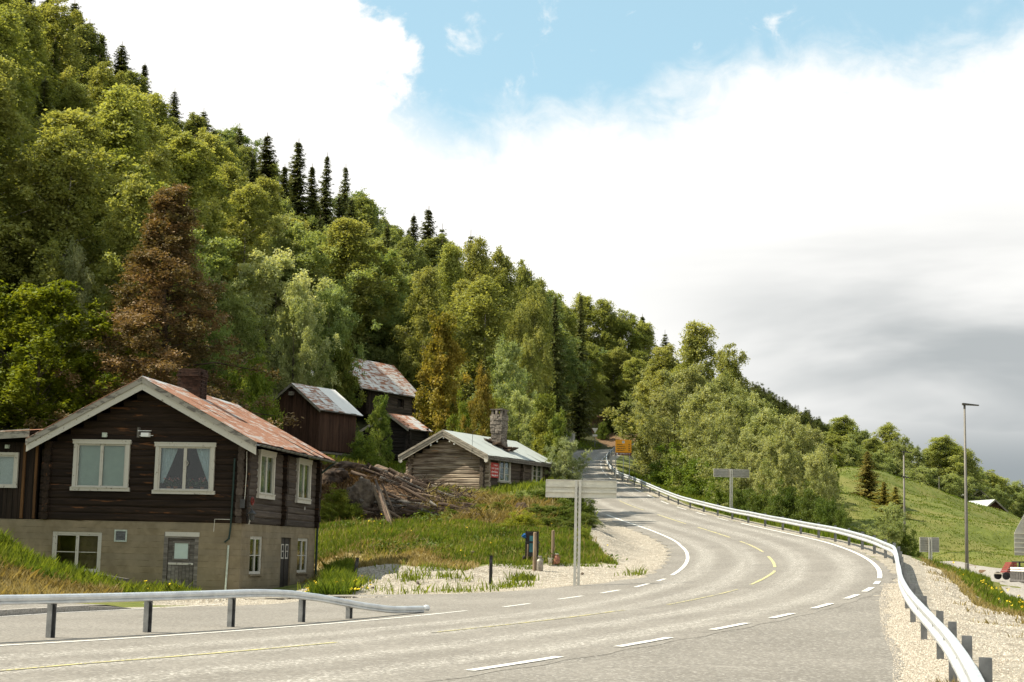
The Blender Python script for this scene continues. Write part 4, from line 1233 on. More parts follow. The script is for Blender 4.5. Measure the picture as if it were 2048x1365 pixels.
for xe in (.46, -CW - .42):
    roof_deck(cabin, -.55, CL + .4, xe, CE, cxr, CR, 'grey_board', .1)
    roof_sheets(cabin, -.6, CL + .42, xe, CE, cxr, CR, ['grey_green_sheet'], .78, .2, .006, .03)
    sgn = 1 if xe > 0 else -1
    for k, (dr_, hh_, yy) in enumerate(((-.05, .13, -.60), (.06, .15, -.57), (.19, .17, -.54))):
        barge(cabin, yy, xe + sgn * .03, CE, cxr + sgn * .001, CR, hh_, .032, 'bargeboard_wood', 'bargeboard', dr_)
    # scalloped end of the bargeboard
    MB().prism([(xe - sgn * .22, CE - .05), (xe + sgn * .02, CE - .05), (xe + sgn * .03, CE - .26), (xe - sgn * .05, CE - .38), (xe - sgn * .14, CE - .40), (xe - sgn * .22, CE - .34)][::-sgn], 'y', -.575, -.535).build('bargeboard_end', 'worn_white_paint', cabin)
    MB().box(min(xe, xe - sgn * .1), max(xe, xe - sgn * .1), -.5, CL + .35, CE - .22, CE - .115).build('eaves_board', 'grey_board', cabin)
    for k in range(9):
        MB().box(min(xe - sgn * .08, xe - sgn * .9), max(xe - sgn * .08, xe - sgn * .9), .3 + k * .95, .38 + k * .95, CE - .17, CE - .09 + .0).build('rafter_end', 'grey_board', cabin)
for i, (y0, y1, z0, z1) in enumerate(CS):
    o, (a, b, c, d) = window(cabin, .06, (y0 + y1) / 2, z0, y1 - y0, z1 - z0, math.pi / 2, .08, head=.0, sill=.09, bars=2)
    curtain(o, a + .02, a + .3, a + .02, a + .25, c, d, .12, 'lace'); curtain(o, b - .3, b - .02, b - .25, b - .02, c, d, .12, 'lace')
sg = MB().box(.10, .125, .50, 1.48, .86, 1.72).build('red_sign', 'red_board', cabin)
sg['label'] = 'red painted board with rows of white lettering'
for r_ in range(4):                           # rows of small white letters, too small to read in the photograph
    yv = .60 + (.25 if r_ == 0 else 0)
    zc = 1.58 - r_ * .20
    mbl = MB()
    while yv < 1.38 - (.0 if r_ else .12):
        lw_ = random.uniform(.035, .06); hh_ = random.choice((.085, .085, .12))
        mbl.box(.126, .131, yv, yv + .016, zc - .04, zc - .04 + hh_)
        mbl.box(.126, .131, yv + .018, yv + lw_, zc + random.choice((-.04, .0, .03)), zc + random.choice((.045, .04)))
        yv += lw_ + (.02 if random.random() > .2 else .07)
    mbl.build('lettering', 'sign_white', sg)
for k, u in enumerate((.10, .26, .42, .58, .70)):   # string of bulbs under the verge
    xx_ = cxr + (u - .42) * 2.6
    zz_ = CR - .42 - abs(xx_ - cxr) * csl
    MB().lathe([(.015, .06), (.05, .02), (.055, -.03), (.02, -.07)], 8, (xx_, -.5, zz_)).build('light_bulb', 'sign_white', cabin)
# dry-laid stone chimney on slate flashing
chx, chy = -1.25, 4.05
zroof = CE + (0.46 - chx) * csl
chm = MB().box(chx - .30, chx + .30, chy - .30, chy + .30, zroof - .6, zroof + 1.95).build('chimney', 'mortar', cabin)
def slab(parent, x, y, z, lx, ly, lz, m='chimney_stone', name='stone', rz=None, tilt=0.0):
    j = lambda s_: random.uniform(-s_, s_)
    P = [(sx_ * lx / 2 * (1 - random.uniform(0, .14)), sy_ * ly / 2 * (1 - random.uniform(0, .14)), sz_ * lz / 2 + j(lz * .12)) for sz_ in (-1, 1) for sx_, sy_ in ((-1, -1), (1, -1), (1, 1), (-1, 1))]
    o_ = MB().hexa(P).build(name, m, parent)
    o_.location = (x, y, z); o_.rotation_euler = (j(.04), tilt, (rz or 0) + j(.10))
    return o_
z = zroof - .15
while z < zroof + 1.80:
    hh_ = random.choice((.07, .09, .12, .16))
    wid = .74 + .05 * math.sin(z * 5) + (.10 if z > zroof + 1.45 else 0)
    for side in range(4):
        u = -wid / 2
        while u < wid / 2 - .06:
            l_ = min(random.uniform(.2, .45), wid / 2 - u)
            c_ = u + l_ / 2; off = wid / 2 - .08 + random.uniform(-.02, .03)
            x_, y_ = ((c_, -off), (off, c_), (-c_, off), (-off, -c_))[side]
            slab(chm, chx + x_, chy + y_, z + hh_ / 2, l_, .2, hh_ * .96, rz=side * math.pi / 2)
            u += l_
    z += hh_
for k in range(8):
    an = k * math.pi / 4
    rr_ = .33 if k % 2 == 0 else .4
    slab(chm, chx + rr_ * math.cos(an), chy + rr_ * math.sin(an), z + .13, .15, .15, .26)
slab(chm, chx, chy, z + .30, .9, .9, .08)
for k, (dx_, dy_, l_) in enumerate(((-.5, -.1, .9), (-.2, -.55, .9), (.35, -.45, 1.0), (.55, .1, .9), (.62, .5, .8), (.2, -.75, .8), (-.75, .3, .8), (.7, -.3, .7))):
    slab(chm, chx + dx_, chy + dy_, zroof - dx_ * csl + .06 + (k % 3) * .05, l_, .5, .06, 'rock_dark', 'slate_slab', rz=k * .7, tilt=math.atan(csl) * .7)
MB().tube([(-.55, -.62, CE - .2), (-.52, -.62, CR - .1), (-.45, 0, CR + .15)], .012, 5).build('aerial_wire', 'dark_steel', cabin)

# ------------------------------------------------------------------ plank and log sheds on the slope
def shed(name, label, px, py, d, rz, zloc, Wd, Ld, hw, hr, hl, xr, front, side, roofm, over=(.35, .3, .3), stilts=0.0, ch=.22, window_at=None, sheets=.7):
    p_ = at(px, py, d)
    r_ = thing(name, label, 'shed', (p_[0], d, zloc), rad(rz), 'old sheds on the slope')
    topx = lambda x: (hr + (hw - hr) * (x - xr) / (0 - xr) if x > xr else hr + (hl - hr) * (x - xr) / (-Wd - xr)) - .06
    if front.endswith('plank'):
        plank_wall(r_, 'x', 0, -Wd, 0, 0, topx, front, .18, .04)
    else:
        def lim(z):
            if z > hr - .15: return None, None
            a = -Wd if z < hl else xr + (-Wd - xr) * (hr - z) / (hr - hl)
            b = 0 if z < hw else xr + (0 - xr) * (hr - z) / (hr - hw)
            return max(a, -Wd) - .15, min(b, 0) + .15
        log_wall(r_, 'x', 0, -Wd, 0, 0, hr - .1, ch, front, (), lim, .2, (.15, .15))
        log_ends(r_, 'y', 0, .1, 0, hw - .05, ch, front, .16, .2)
    if side.endswith('plank'):
        plank_wall(r_, 'y', .0, .045, Ld, 0, hw - .02, side, .18, .04)
    else:
        log_wall(r_, 'y', .02, 0, Ld, .1, hw - .05, ch, side, [window_at] if window_at else (), None, .2, (.15, .2))
        log_ends(r_, 'y', .0, Ld - .1, .1, hw - .05, ch, side, .2, .22)
        if window_at:
            wa = window_at
            MB().box(-.24, -.22, wa[0], wa[1], wa[2], wa[3]).build('hatch_opening', 'interior_dark', r_)
            MB().box(-.02, .05, wa[0] - .07, wa[0], wa[2] - .05, wa[3] + .05).box(-.02, .05, wa[1], wa[1] + .07, wa[2] - .05, wa[3] + .05).build('hatch_frame', 'dark_plank', r_)
    MB().box(-Wd, -Wd + .08, .05, Ld, 0, hl - .1).box(-Wd + .08, -.06, Ld - .1, Ld - .02, 0, min(hl, hw) - .05).box(-Wd + .08, -.08, .06, Ld - .1, -.08, 0.02).build('rear_wall', 'dark_plank', r_)
    of, orr, ob = over
    for xe, h_, o_ in ((0, hw, orr), (-Wd, hl, -orr)):
        k = (hr - h_) / abs(xr - xe)
        xo, zo = xe + o_, h_ - k * orr
        roof_deck(r_, -of + .02, Ld + ob, xo, zo, xr, hr, 'grey_board', .06)
        roof_sheets(r_, -of, Ld + ob, xo, zo, xr, hr, roofm, sheets, .14, .014, .025)
        barge(r_, -of + .02, xo, zo + .02, xr + (.001 if o_ > 0 else -.001), hr + .02, .2, .03, 'bargeboard_wood')
    if stilts:
        MB().box(-Wd, .02, .02, .16, -.2, -.085).build('sill_beam', 'grey_board', r_)
        MB().box(-.12, .05, .17, Ld + .2, -.22, -.085).build('sill_beam', 'grey_board', r_)
        for xx_, yy in ((-.1, .15), (-.05, Ld - .12), (-Wd + .15, .15), (-Wd + .15, Ld - .15), (-.06, Ld * .5)):
            MB().box(xx_ - .09, xx_ + .09, yy - .09, yy + .09, -stilts, -.225).build('post', 'grey_board', r_)
    return r_
s1 = shed('plank_shed', 'tall brown plank shed on posts with half rusty half bright metal roof', 636, 908, 105, -30, 8.02, 3.7, 4.15, 2.82, 4.42, 3.35, -2.15, 'brown_plank', 'brown_plank', ['mixed_sheet', 'mixed_sheet', 'pale_sheet', 'pale_sheet'], stilts=1.5)
MB().box(-2.35, -2.05, -.36, -.12, 3.62, 3.86).build('gable_lamp', 'bargeboard_wood', s1)
s2 = shed('log_storehouse', 'upper log storehouse with long rust-streaked roof and small dark hatch', 737, 838, 124, -30, 11.95, 5.0, 6.3, 2.35, 4.7, 2.35, -2.5, 'dark_plank', 'shed_log', ['mixed_sheet', 'mixed_sheet', 'mixed_sheet'], over=(1.6, .45, .6), window_at=(4.0, 4.75, .95, 1.55))
plank_wall(s2, 'y', .06, -.1, 2.3, 0, 2.3, 'dark_plank', .18, .04)
s3 = shed('low_log_shed', 'low black log shed with short rusty roof beside the cabin', 815, 912, 107, -32, 7.75, 3.6, 2.1, 2.05, 2.95, 1.95, -1.45, 'black_log', 'black_log', ['rusty_sheet', 'mixed_sheet'], over=(.35, .25, .35))
s4 = shed('hidden_shed', 'pale metal shed roof half hidden in the foliage', 604, 720, 127, -30, 13.6, 3.6, 4, 1.6, 3.3, 1.6, -1.8, 'dark_plank', 'dark_plank', ['pale_sheet', 'mixed_sheet'])
for s_ in (s1, s2, s3, s4):
    del s_['group']
# barns below the far meadow
b1 = shed('meadow_barn', 'low grey log barn with turf-grey roof beyond the meadow crest', 1998, 1040, 205, 25, 6.6, 7.0, 6, 1.9, 4.2, 1.9, -3.5, 'shed_log', 'shed_log', ['grey_green_sheet'], over=(.5, .5, .4), ch=.3)
b2 = shed('red_barn', 'brown barn with bright metal roof beside the big road sign', 2032, 1050, 190, 8, 3.6, .1 + 5.5, 7, 3.0, 5.4, 3.0, -2.7, 'brown_plank', 'brown_plank', ['grey_green_sheet'], over=(.4, .5, .4))
b3 = shed('small_lean_shed', 'small dark shed between the two meadow barns', 2019, 1048, 198, 20, 4.4, 3.2, 3, 1.3, 2.1, 1.3, -1.6, 'black_log', 'black_log', ['pale_sheet'])
for b_, c_ in ((b1, 'barn'), (b2, 'barn'), (b3, 'shed')):
    b_['category'] = c_
    if 'group' in b_: del b_['group']
# ------------------------------------------------------------------ guardrails
WBEAM = [(0, .155), (.03, .15), (.08, .115), (.085, .075), (.02, .025), (.02, -.025), (.085, -.075), (.08, -.115), (.03, -.15), (0, -.155)]
BBEAM = [(-.03, .082), (.05, .082), (.088, .066), (.096, .03), (.092, -.012), (.072, -.026), (.088, -.042), (.088, -.066), (.055, -.082), (-.03, -.082)]
def beam(name, parent, pts, nrm, prof, m, zc, th=.008, smooth_=True):
    """sweep an open profile (out, up) along pts; nrm points to the traffic side"""
    full = list(prof) + [(a - th, b * (1 - .02)) for a, b in prof[::-1]]
    k = len(full)
    vs = []
    for p_, n_, z_ in zip(pts, nrm, zc):
        for a, b in full:
            vs.append((p_[0] + n_[0] * a, p_[1] + n_[1] * a, p_[2] + z_ + b))
    fs = []
    for i in range(len(pts) - 1):
        for q in range(k):
            fs.append((i * k + q, i * k + (q + 1) % k, (i + 1) * k + (q + 1) % k, (i + 1) * k + q))
    fs.append(tuple(range(k))); fs.append(tuple(range((len(pts) - 1) * k, len(pts) * k))[::-1])
    return MB().raw(vs, fs).build(name, m, parent, False)
def cpost(h, below=.4):
    """open C-section steel post"""
    a, b, t_ = .055, .06, .012
    poly = [(-a, -b), (a, -b), (a, -b + t_), (-a + t_, -b + t_), (-a + t_, b - t_), (a, b - t_), (a, b), (-a, b)]
    return MB().prism(poly, 'z', -below, h).mesh('post', 'galvanised_shaded')
gr_ = thing('guardrail', 'long white galvanised guardrail around the outside of the road bend', 'guardrail', (0, 0, 0))
i0 = int(np.argmin(abs(RAILC[:, 1] - 8.6)))
i1 = int(np.argmin(abs(RAILC[:, 1] - 236)))
PM = cpost(.80)
phase = int(np.argmin(abs(RAILC[:, 1] - 26)))
step = 8                                       # half-metre samples: 4 m sections
start = phase - ((phase - i0) // step) * step
for a in range(start, i1 - step, step):
    b = a + step
    jig = .004 * ((a // step) % 2)
    pts = RAILC[a:b + 1] + 0.0
    beam('rail_section', gr_, pts, RAIL_N[a:b + 1] * 1.0, [(u + .085 + jig, v) for u, v in WBEAM], 'galvanised_steel', [.575] * len(pts))
    p_ = RAILC[a]
    link('post', PM, gr_, (p_[0] - RAIL_N[a, 0] * .0, p_[1] - RAIL_N[a, 1] * .0, p_[2]), math.atan2(RAIL_N[a, 1], RAIL_N[a, 0]))
    MB().box(-.05, .05, -.04, .04, -.10, .10).build('spacer', 'galvanised_shaded', gr_).location = (p_[0] + RAIL_N[a, 0] * .062, p_[1] + RAIL_N[a, 1] * .062, p_[2] + .575)
gl = thing('guardrail', 'short grey guardrail by the lay-by, its end sloping into the asphalt', 'guardrail', (0, 0, 0))
def lrow(s_):
    p_ = rpt(s_, 9.45); q_ = rpt(s_ + .1, 9.45)
    d_ = (q_ - p_)[:2]; d_ /= np.hypot(*d_)
    return p_, np.array([d_[1], -d_[0]])
LS = np.arange(70, 106.6, .5)
zc_ = np.interp(LS, [70, 99.2, 100.3, 101.5, 103.2, 104.8, 105.8, 106.6], [.67, .67, .63, .52, .29, .13, .10, .08])
sec0 = 0
for a in range(0, len(LS) - 1, 11):
    b = min(a + 11, len(LS) - 1)
    L_ = [lrow(s_) for s_ in LS[a:b + 1]]
    beam('rail_section', gl, [q[0] for q in L_], [q[1] for q in L_], [(u + .055 + .004 * ((a // 11) % 2), v) for u, v in BBEAM], 'galvanised_steel', zc_[a:b + 1])
PL = cpost(.64); PS = cpost(.38)
for s_ in (76, 78.6, 81, 83.4, 86, 88.5, 91, 93.5, 96.1, 98.6, 101):
    p_, n_ = lrow(s_)
    link('post', PL, gl, p_, math.atan2(n_[1], n_[0]))
p_, n_ = lrow(102.9)
link('post', PS, gl, p_, math.atan2(n_[1], n_[0]))
p_, n_ = lrow(106.7)
MB().lathe([(.0, -.08), (.07, -.07), (.09, -.02), (.08, .04), (.03, .07)], 10).build('end_cap', 'galvanised_steel', gl).location = (p_[0] + n_[0] * .1, p_[1] + n_[1] * .1, p_[2] + .11)
for s_ in LS[::5]:
    p_, n_ = lrow(s_)
    zc1 = float(np.interp(s_, LS, zc_))
    MB().box(-.018, .018, -.012, .012, -.004, .008).build('bolt', 'dark_steel', gl).location = (p_[0] + n_[0] * .06, p_[1] + n_[1] * .06, p_[2] + zc1 + .078)

# ------------------------------------------------------------------ signs seen from behind on lattice masts
def lattice(parent, h, w=.125, dpt=.16, m='mast_aluminium', below=.35):
    for sx_ in (-1, 1):
        MB().box(sx_ * w / 2 - .042, sx_ * w / 2 + .042, -.02, .02, -below, h).box(sx_ * w / 2 - .012, sx_ * w / 2 + .012, .02, dpt, -below, h).build('mast_rail', m, parent)
    n = int(h / .16); z = 0
    for k in range(n):
        a = -1 if k % 2 else 1
        MB().tube([(a * w / 2 * .7, .03, z), (-a * w / 2 * .7, .03, z + .16)], .012, 5).build('lattice_bar', m, parent)
        z += .16
def tsign(label, pos, h, pw, ph, offs, ribs, m, rz, split=True):
    r_ = thing('road_sign', label, 'road sign', pos, rz)
    lattice(r_, h)
    x0, x1 = offs - pw / 2, offs + pw / 2
    pn = MB().box(x0, x1, .17, .19, h - ph, h).build('sign_panel', m, r_)
    MB().box(x0 - .02, x1 + .02, .14, .20, h, h + .025).box(x0 - .02, x1 + .02, .14, .20, h - ph - .025, h - ph).box(x0 - .025, x0, .14, .20, h - ph, h).box(x1, x1 + .025, .14, .20, h - ph, h).build('edge_frame', 'mast_aluminium', pn)
    for k in range(ribs):
        zz_ = h - ph * (k + 1) / (ribs + 1)
        MB().box(x0, x1, .125, .169, zz_ - .022, zz_ + .022).box(x0, x1, .115, .124, zz_ - .035, zz_ + .035).build('stiffener', m, pn)
    return r_
pg = at(1153, 1172, 51.2)
tsign('pale direction board seen from behind on a lattice mast beside the gravel drive', (pg[0], pg[1], H(pg[0], pg[1])), 3.32, 2.22, .52, .10, 2, 'sign_aluminium', rad(-2))
p_ = at(1458, 1010, 113)
tsign('grey slatted direction board seen from behind before the tree clump', (p_[0] + .15, 113, H(p_[0] + .15, 113)), 7.76 - H(p_[0] + .15, 113), 2.5, .53, .05, 4, 'sign_aluminium_grey', rad(4))
p_ = at(1861, 1120, 90)
r_ = tsign('square board seen from behind on the grass below the meadow', (p_[0], 90, H(p_[0], 90)), 1.65 + (1123 - 1077) * 90 / 3200 - H(p_[0], 90), 1.05, .78, 0, 5, 'sign_aluminium_grey', rad(3))
# large board at the edge of the roundabout
p_ = at(2029, 1100, 70)
r_ = thing('road_sign', 'big grey road sign with slanting shoulder seen from behind', 'road sign', (p_[0], 70, H(p_[0] + 1, 70)))
zb = 1.98 - r_.location.z
poly = [(0, zb), (2.0, zb), (2.0, zb + 1.95), (.55, zb + 1.95), (.42, zb + 1.72), (0, zb + .95)]
pn = MB().prism(poly, 'y', 0, .03).build('sign_panel', 'sign_aluminium_grey', r_)
for k in range(5):
    zz_ = zb + .14 + k * .2
    MB().box(.01, 1.99, -.05, -.001, zz_ - .02, zz_ + .02).build('stiffener', 'sign_aluminium', pn)
for xx_ in (.5, 1.5):
    MB().tube([(xx_, -.10, -.3), (xx_, -.10, zb + 1.7)], .05, 8).build('post', 'mast_aluminium', r_)
# yellow distance table
p_ = at(1246, 960, 151)
ysx, ysd = p_[0], 151
g0 = H(ysx, ysd)
zt = at(1246, 880, 151)[2] - g0; zb = at(1246, 911, 151)[2] - g0
r_ = thing('direction_sign', 'orange-yellow distance sign with a brown bottom row behind the guardrail', 'road sign', (ysx, ysd, g0), rad(2))
hw_ = .76
pn = MB().box(-hw_, hw_, 0, .04, zb + .26, zt).build('sign_panel', 'sign_yellow', r_)
MB().box(-hw_, hw_, .0, .04, zb, zb + .255).build('brown_panel', 'sign_brown', r_)
for xx_ in (-.72, .02, .60):
    g1 = H(ysx + xx_, ysd) - g0
    MB().tube([(xx_, .09, g1 - .5), (xx_, .09, zt + (.06 if xx_ > .5 else -.1))], .035, 8).build('post', 'galvanised_steel', r_)
def letters(parent, x0, x1, z, h, m, y=-.004, name='lettering'):
    mb_ = MB(); x = x0
    while x < x1 - .02:
        w_ = random.uniform(.03, .055)
        mb_.box(x, x + .012, y - .003, y, z, z + h * random.choice((1, 1, 1.35)))
        mb_.box(x + .014, min(x + w_, x1), y - .003, y, z + h * random.choice((0, .4, .8)), z + h * random.choice((.9, 1, 1)))
        x += w_ + .012
    mb_.build(name, m, parent)
ph_ = (zt - zb - .26)
for k, (e0, e1) in enumerate(((-.62, -.05), (-.62, .15), (-.62, .25), (-.62, .12))):
    zz_ = zt - ph_ * (.42 + k * .155)
    letters(pn, e0, e1, zz_, .085, 'sign_black'); letters(pn, .48, .66, zz_, .085, 'sign_black')
MB().box(-.13, .10, -.006, -.001, zt - .33, zt - .10).build('route_shield', 'sign_white', pn)
letters(pn, -.06, .04, zt - .28, .1, 'sign_black', -.007)
bp_ = [c for c in r_.children if c.name.startswith('brown_panel')][0]
letters(bp_, -.36, .42, zb + .09, .085, 'sign_white'); letters(bp_, .5, .66, zb + .09, .085, 'sign_white')
MB().box(-.66, -.50, -.006, -.001, zb + .06, zb + .2).build('symbol', 'sign_white', bp_)
# yield sign and grey board up the road
p_ = at(1190, 862, 238)
g0 = H(p_[0], 238)
r_ = thing('yield_sign', 'small triangular yield sign at the top of the road', 'road sign', (p_[0], 238, g0))
zc1 = p_[2] - g0
MB().prism([(-.45, zc1 + .4), (.45, zc1 + .4), (0, zc1 - .38)], 'y', 0, .03).build('sign_panel', 'sign_aluminium', r_)
MB().box(-.35, .35, 0, .03, zc1 - .85, zc1 - .55).build('sub_panel', 'sign_aluminium', r_)
MB().tube([(0, .06, -.4), (0, .06, zc1 + .3)], .04, 8).build('post', 'galvanised_shaded', r_)
p_ = at(1141, 878, 222)
g0 = H(p_[0], 222)
r_ = thing('road_sign', 'plain grey board seen from behind left of the upper road', 'road sign', (p_[0], 222, g0))
zc1 = p_[2] - g0
r_['label'] = 'plain grey board seen from behind beside the shaded upper road'
MB().box(-.62, .62, 0, .03, zc1 - .75, zc1 + .75).build('sign_panel', 'sign_aluminium_grey', r_)
for xx_ in (-.2, .25):
    MB().tube([(xx_, -.06, -.5), (xx_, -.06, zc1 + .6)], .04, 8).build('post', 'galvanised_shaded', r_)

# ------------------------------------------------------------------ lamp posts
def lamp(label, px, ytop, d, arms, name='street_lamp'):
    p_ = at(px, ytop, d)
    g0 = H(p_[0], d)
    h = p_[2] - g0
    r_ = thing(name, label, 'street lamp', (p_[0], d, g0))
    MB().tube([(0, 0, -.4), (0, 0, h * .3), (0, 0, h)], [.115, .10, .06], 10).build('pole', 'lamp_steel', r_, True)
    MB().lathe([(.125, 0), (.125, .9), (.11, .95)], 10, (0, 0, 0)).build('base_sleeve', 'lamp_steel', r_)
    for zt_, L in arms:
        a_ = MB().tube([(0, 0, zt_ - .25), (0, 0, zt_)], .07, 8).build('bracket', 'lamp_head_grey', r_)
        MB().hexa([(-.12, -.14, zt_ - .02), (L, -.1, zt_ - .05), (L, .1, zt_ - .05), (-.12, .14, zt_ - .02), (-.12, -.14, zt_ + .10), (L, -.1, zt_ + .01), (L, .1, zt_ + .01), (-.12, .14, zt_ + .10)]).build('lamp_head', 'lamp_head_grey', a_)
    return h
p_ = at(1930, 810, 96)
lamp('tall street lamp by the roundabout with a flat grey head', 1929, 810, 96, [(at(1929, 810, 96)[2] - H(at(1929, 810, 96)[0], 96), .85)])
zz2 = H(at(1807.5, 905, 130)[0], 130)
lamp('slim street lamp with two heads at different heights behind the guardrail', 1807.5, 905, 130, [(at(1807.5, 905, 130)[2] - zz2, .65), (at(1807.5, 955, 130)[2] - zz2, .4)])
p_ = at(1878, 955, 186)
r_ = thing('meadow_pole', 'thin grey pole on the crest of the meadow', 'pole', (p_[0], 186, H(p_[0], 186)))
MB().tube([(0, 0, -.3), (0, 0, p_[2] - r_.location.z)], [.06, .045], 8).build('pole', 'lamp_steel', r_)
MB().lathe([(.05, 0), (.06, .05), (.02, .09)], 8, (0, 0, p_[2] - r_.location.z)).build('cap', 'lamp_steel', r_)

# ------------------------------------------------------------------ posts, milk cans and bin stand by the gravel drive
def gp(px, py):
    q = ground_px(px, py, 30, 110)
    return (q[0], q[1], q[2])
def marker(label, px, py, hh, lean):
    q = gp(px, py)
    r_ = thing('marker_post', label, 'post', q)
    o_ = MB().prism([(-.055, -.04), (.055, -.04), (.055, .03), (.02, .05), (-.02, .05), (-.055, .03)], 'z', -.3, hh).build('post', 'black_plastic', r_)
    MB().box(-.04, .04, -.046, -.041, hh - .25, hh - .12).build('reflector', 'dark_steel', r_)
    MB().prism([(-.058, -.043), (.058, -.043), (.058, .035), (-.058, .035)], 'z', hh, hh + .012).build('cap', 'black_plastic', r_)
    r_.rotation_euler = (0, lean, 0)
marker('leaning black marker post with yellow flowers at its foot', 708, 1170, .90, .10)
marker('upright black marker post on the gravel before the grass tuft', 981, 1170, .92, .0)
def wpost(label, px, py, ytop):
    q = gp(px, py)
    r_ = thing('wooden_post', label, 'post', q)
    h = at(px, ytop, q[1])[2] - q[2]
    MB().tube([(0, 0, -.3), (.005, 0, h * .5), (0, 0, h)], [.072, .068, .062], 12).build('post', 'pole_wood', r_, False)
    MB().lathe([(.06, 0), (.058, .012), (.03, .02)], 12, (0, 0, h)).build('post_top', 'log_end', r_)
    return q
wpost('thick round wooden post with a grey milk can at its foot', 1068.5, 1143, 1066)
wpost('weathered wooden post with a rusty milk can behind it', 1105, 1130, 1062)
def milkcan(label, px, py, hh, rr, m, m2):
    q = gp(px, py)
    r_ = thing('milk_can', label, 'milk can', q)
    MB().lathe([(rr * .95, 0), (rr, .03), (rr, hh * .62), (rr * .92, hh * .70), (rr * .55, hh * .80), (rr * .52, hh * .88), (rr * .62, hh * .90), (rr * .6, hh * .93)], 18).build('body', m, r_, True)
    MB().lathe([(rr * .66, hh * .93), (rr * .68, hh * .97), (rr * .4, hh), (rr * .15, hh)], 18).build('lid', m2, r_, True)
    for sx_ in (-1, 1):
        MB().tube([(sx_ * rr * .9, 0, hh * .66), (sx_ * rr * 1.12, 0, hh * .76), (sx_ * rr * .62, 0, hh * .84)], .014, 6).build('handle', m, r_)
    return q
milkcan('dented grey milk can on the gravel edge', 1079, 1143, .56, .135, 'milk_can_steel', 'milk_can_steel')
milkcan('rust-red milk can with pale lid beside the wooden post', 1113, 1130, .42, .135, 'rusty_can', 'sign_aluminium')
q = gp(1101, 1129)
r_ = thing('pail', 'small pale pail between the post and the rusty can', 'pail', (q[0] - .02, q[1] - .2, q[2]))
MB().lathe([(.07, 0), (.10, .2), (.105, .21), (.095, .2), (.068, .01)], 14).build('body', 'sign_aluminium', r_, True)
MB().tube([(.10 * math.cos(a), 0, .2 + .10 * math.sin(a)) for a in np.linspace(0, math.pi, 9)], .006, 5).build('handle', 'dark_steel', r_)
q = gp(1066, 1132)
r_ = thing('bin_stand', 'dark wheeled bin stand with a teal panel and blue bag', 'bin', (q[0] - .05, q[1] + .6, H(q[0] - .05, q[1] + .6)), rad(-8))
MB().box(-.24, .24, -.02, .30, .18, .72).box(-.27, .27, -.05, .33, .72, .80).build('cabinet', 'black_plastic', r_)
MB().box(-.10, .16, -.028, -.021, .36, 1.02).build('teal_panel', 'teal_plastic', r_)
MB().box(-.27, -.22, -.03, .02, 0, 1.20).box(.22, .27, -.03, .02, 0, 1.20).box(-.27, .27, -.03, .02, 1.12, 1.2).box(-.22, .22, .0, .04, .8, 1.12).build('frame', 'door_dark', r_)
V, F_ = leaf_cloud((-.32, .0, 1.02), (.09, .08, .07), 60, .06)
link('bag', quickmesh('bag', V, F_, 'blue_plastic'), r_)
for yy in (.02, .26):
    MB().tube([(-.30, yy - .0, .11), (-.36, yy, .11)], .11, 14).build('wheel', 'black_plastic', r_)
MB().tube([(-.16, -.12, 0), (-.15, -.12, .68)], .03, 8).build('stake', 'pole_wood', r_)
# ------------------------------------------------------------------ boards, boulders, felled timber
from mathutils import noise as mnoise
def rockmesh(name, sx_, sy_, sz_, m, seed, sub=4):
    import bmesh
    bm = bmesh.new()
    bmesh.ops.create_icosphere(bm, subdivisions=sub, radius=1.0)
    r2 = random.Random(seed)
    planes = [(Vector((r2.gauss(0, 1), r2.gauss(0, 1), r2.gauss(0, .8))).normalized(), r2.uniform(.5, .9)) for _ in range(16)]
    for v in bm.verts:
        d_ = v.co.normalized(); rr = 1.0
        for n_, k in planes:
            c_ = d_.dot(n_)
            if c_ > .05: rr = min(rr, k / c_)
        nz = mnoise.noise(d_ * 2.3 + Vector((seed, 0, 0))) * .20 + mnoise.noise(d_ * 6 + Vector((0, seed, 0))) * .09 + mnoise.noise(d_ * 15) * .03
        v.co = Vector((d_.x * rr * sx_, d_.y * rr * sy_, d_.z * rr * sz_)) * (1 + nz)
    me = bpy.data.meshes.new(name); bm.to_mesh(me); bm.free()
    me.materials.append(MATS[m])
    return me
def rock(label, px, py, d, s3, seed, m='rock', dz=0.0, group=None):
    q = at(px, py, d)
    o_ = link('boulder', rockmesh('boulder', *s3, m, seed))
    o_.location = (q[0], d, H(q[0], d) + dz)
    return tag(o_, label, 'boulder', group)
rock('large grey-brown boulder with a pale face under the bank', 722, 1000, 80.5, (1.0, .8, 1.05), 3, 'rock', .35)
rock('dark earth-stained boulder beside the house corner', 672, 980, 83, (1.1, 1.0, .9), 5, 'rock_dark', .2)
rock('mossy brown rock ledge under the plank shed', 700, 950, 87.5, (1.7, 1.3, .7), 8, 'rock_dark', .2)
rock('rounded rock half buried below the timber heap', 830, 1040, 80, (.9, .7, .5), 9, 'rock_dark', .1)
rock('dark rock on the bush-covered bank below the cabin', 1040, 1035, 81, (.55, .5, .5), 11, 'rock_dark', .15)
for i, (px, py) in enumerate(((898, 1052), (930, 1057), (946, 1108), (826, 1054), (1003, 1100), (745, 1178), (686, 1171), (836, 1170), (1165, 1150))):
    q = gp(px, py)
    o_ = link('stone', rockmesh('stone', .14, .12, .09, 'rock', 20 + i, 2))
    o_.location = (q[0], q[1], q[2] + .03)
    if px < 1000 and py < 1110:
        tag(o_, 'pale loose stone lying in the bank grass', 'stone', 'pale stones in the bank grass')
    else:
        tag(o_, 'small stone lying on the gravel yard', 'stone', 'stones on the gravel yard')
        o_.scale = (.6, .6, .6)
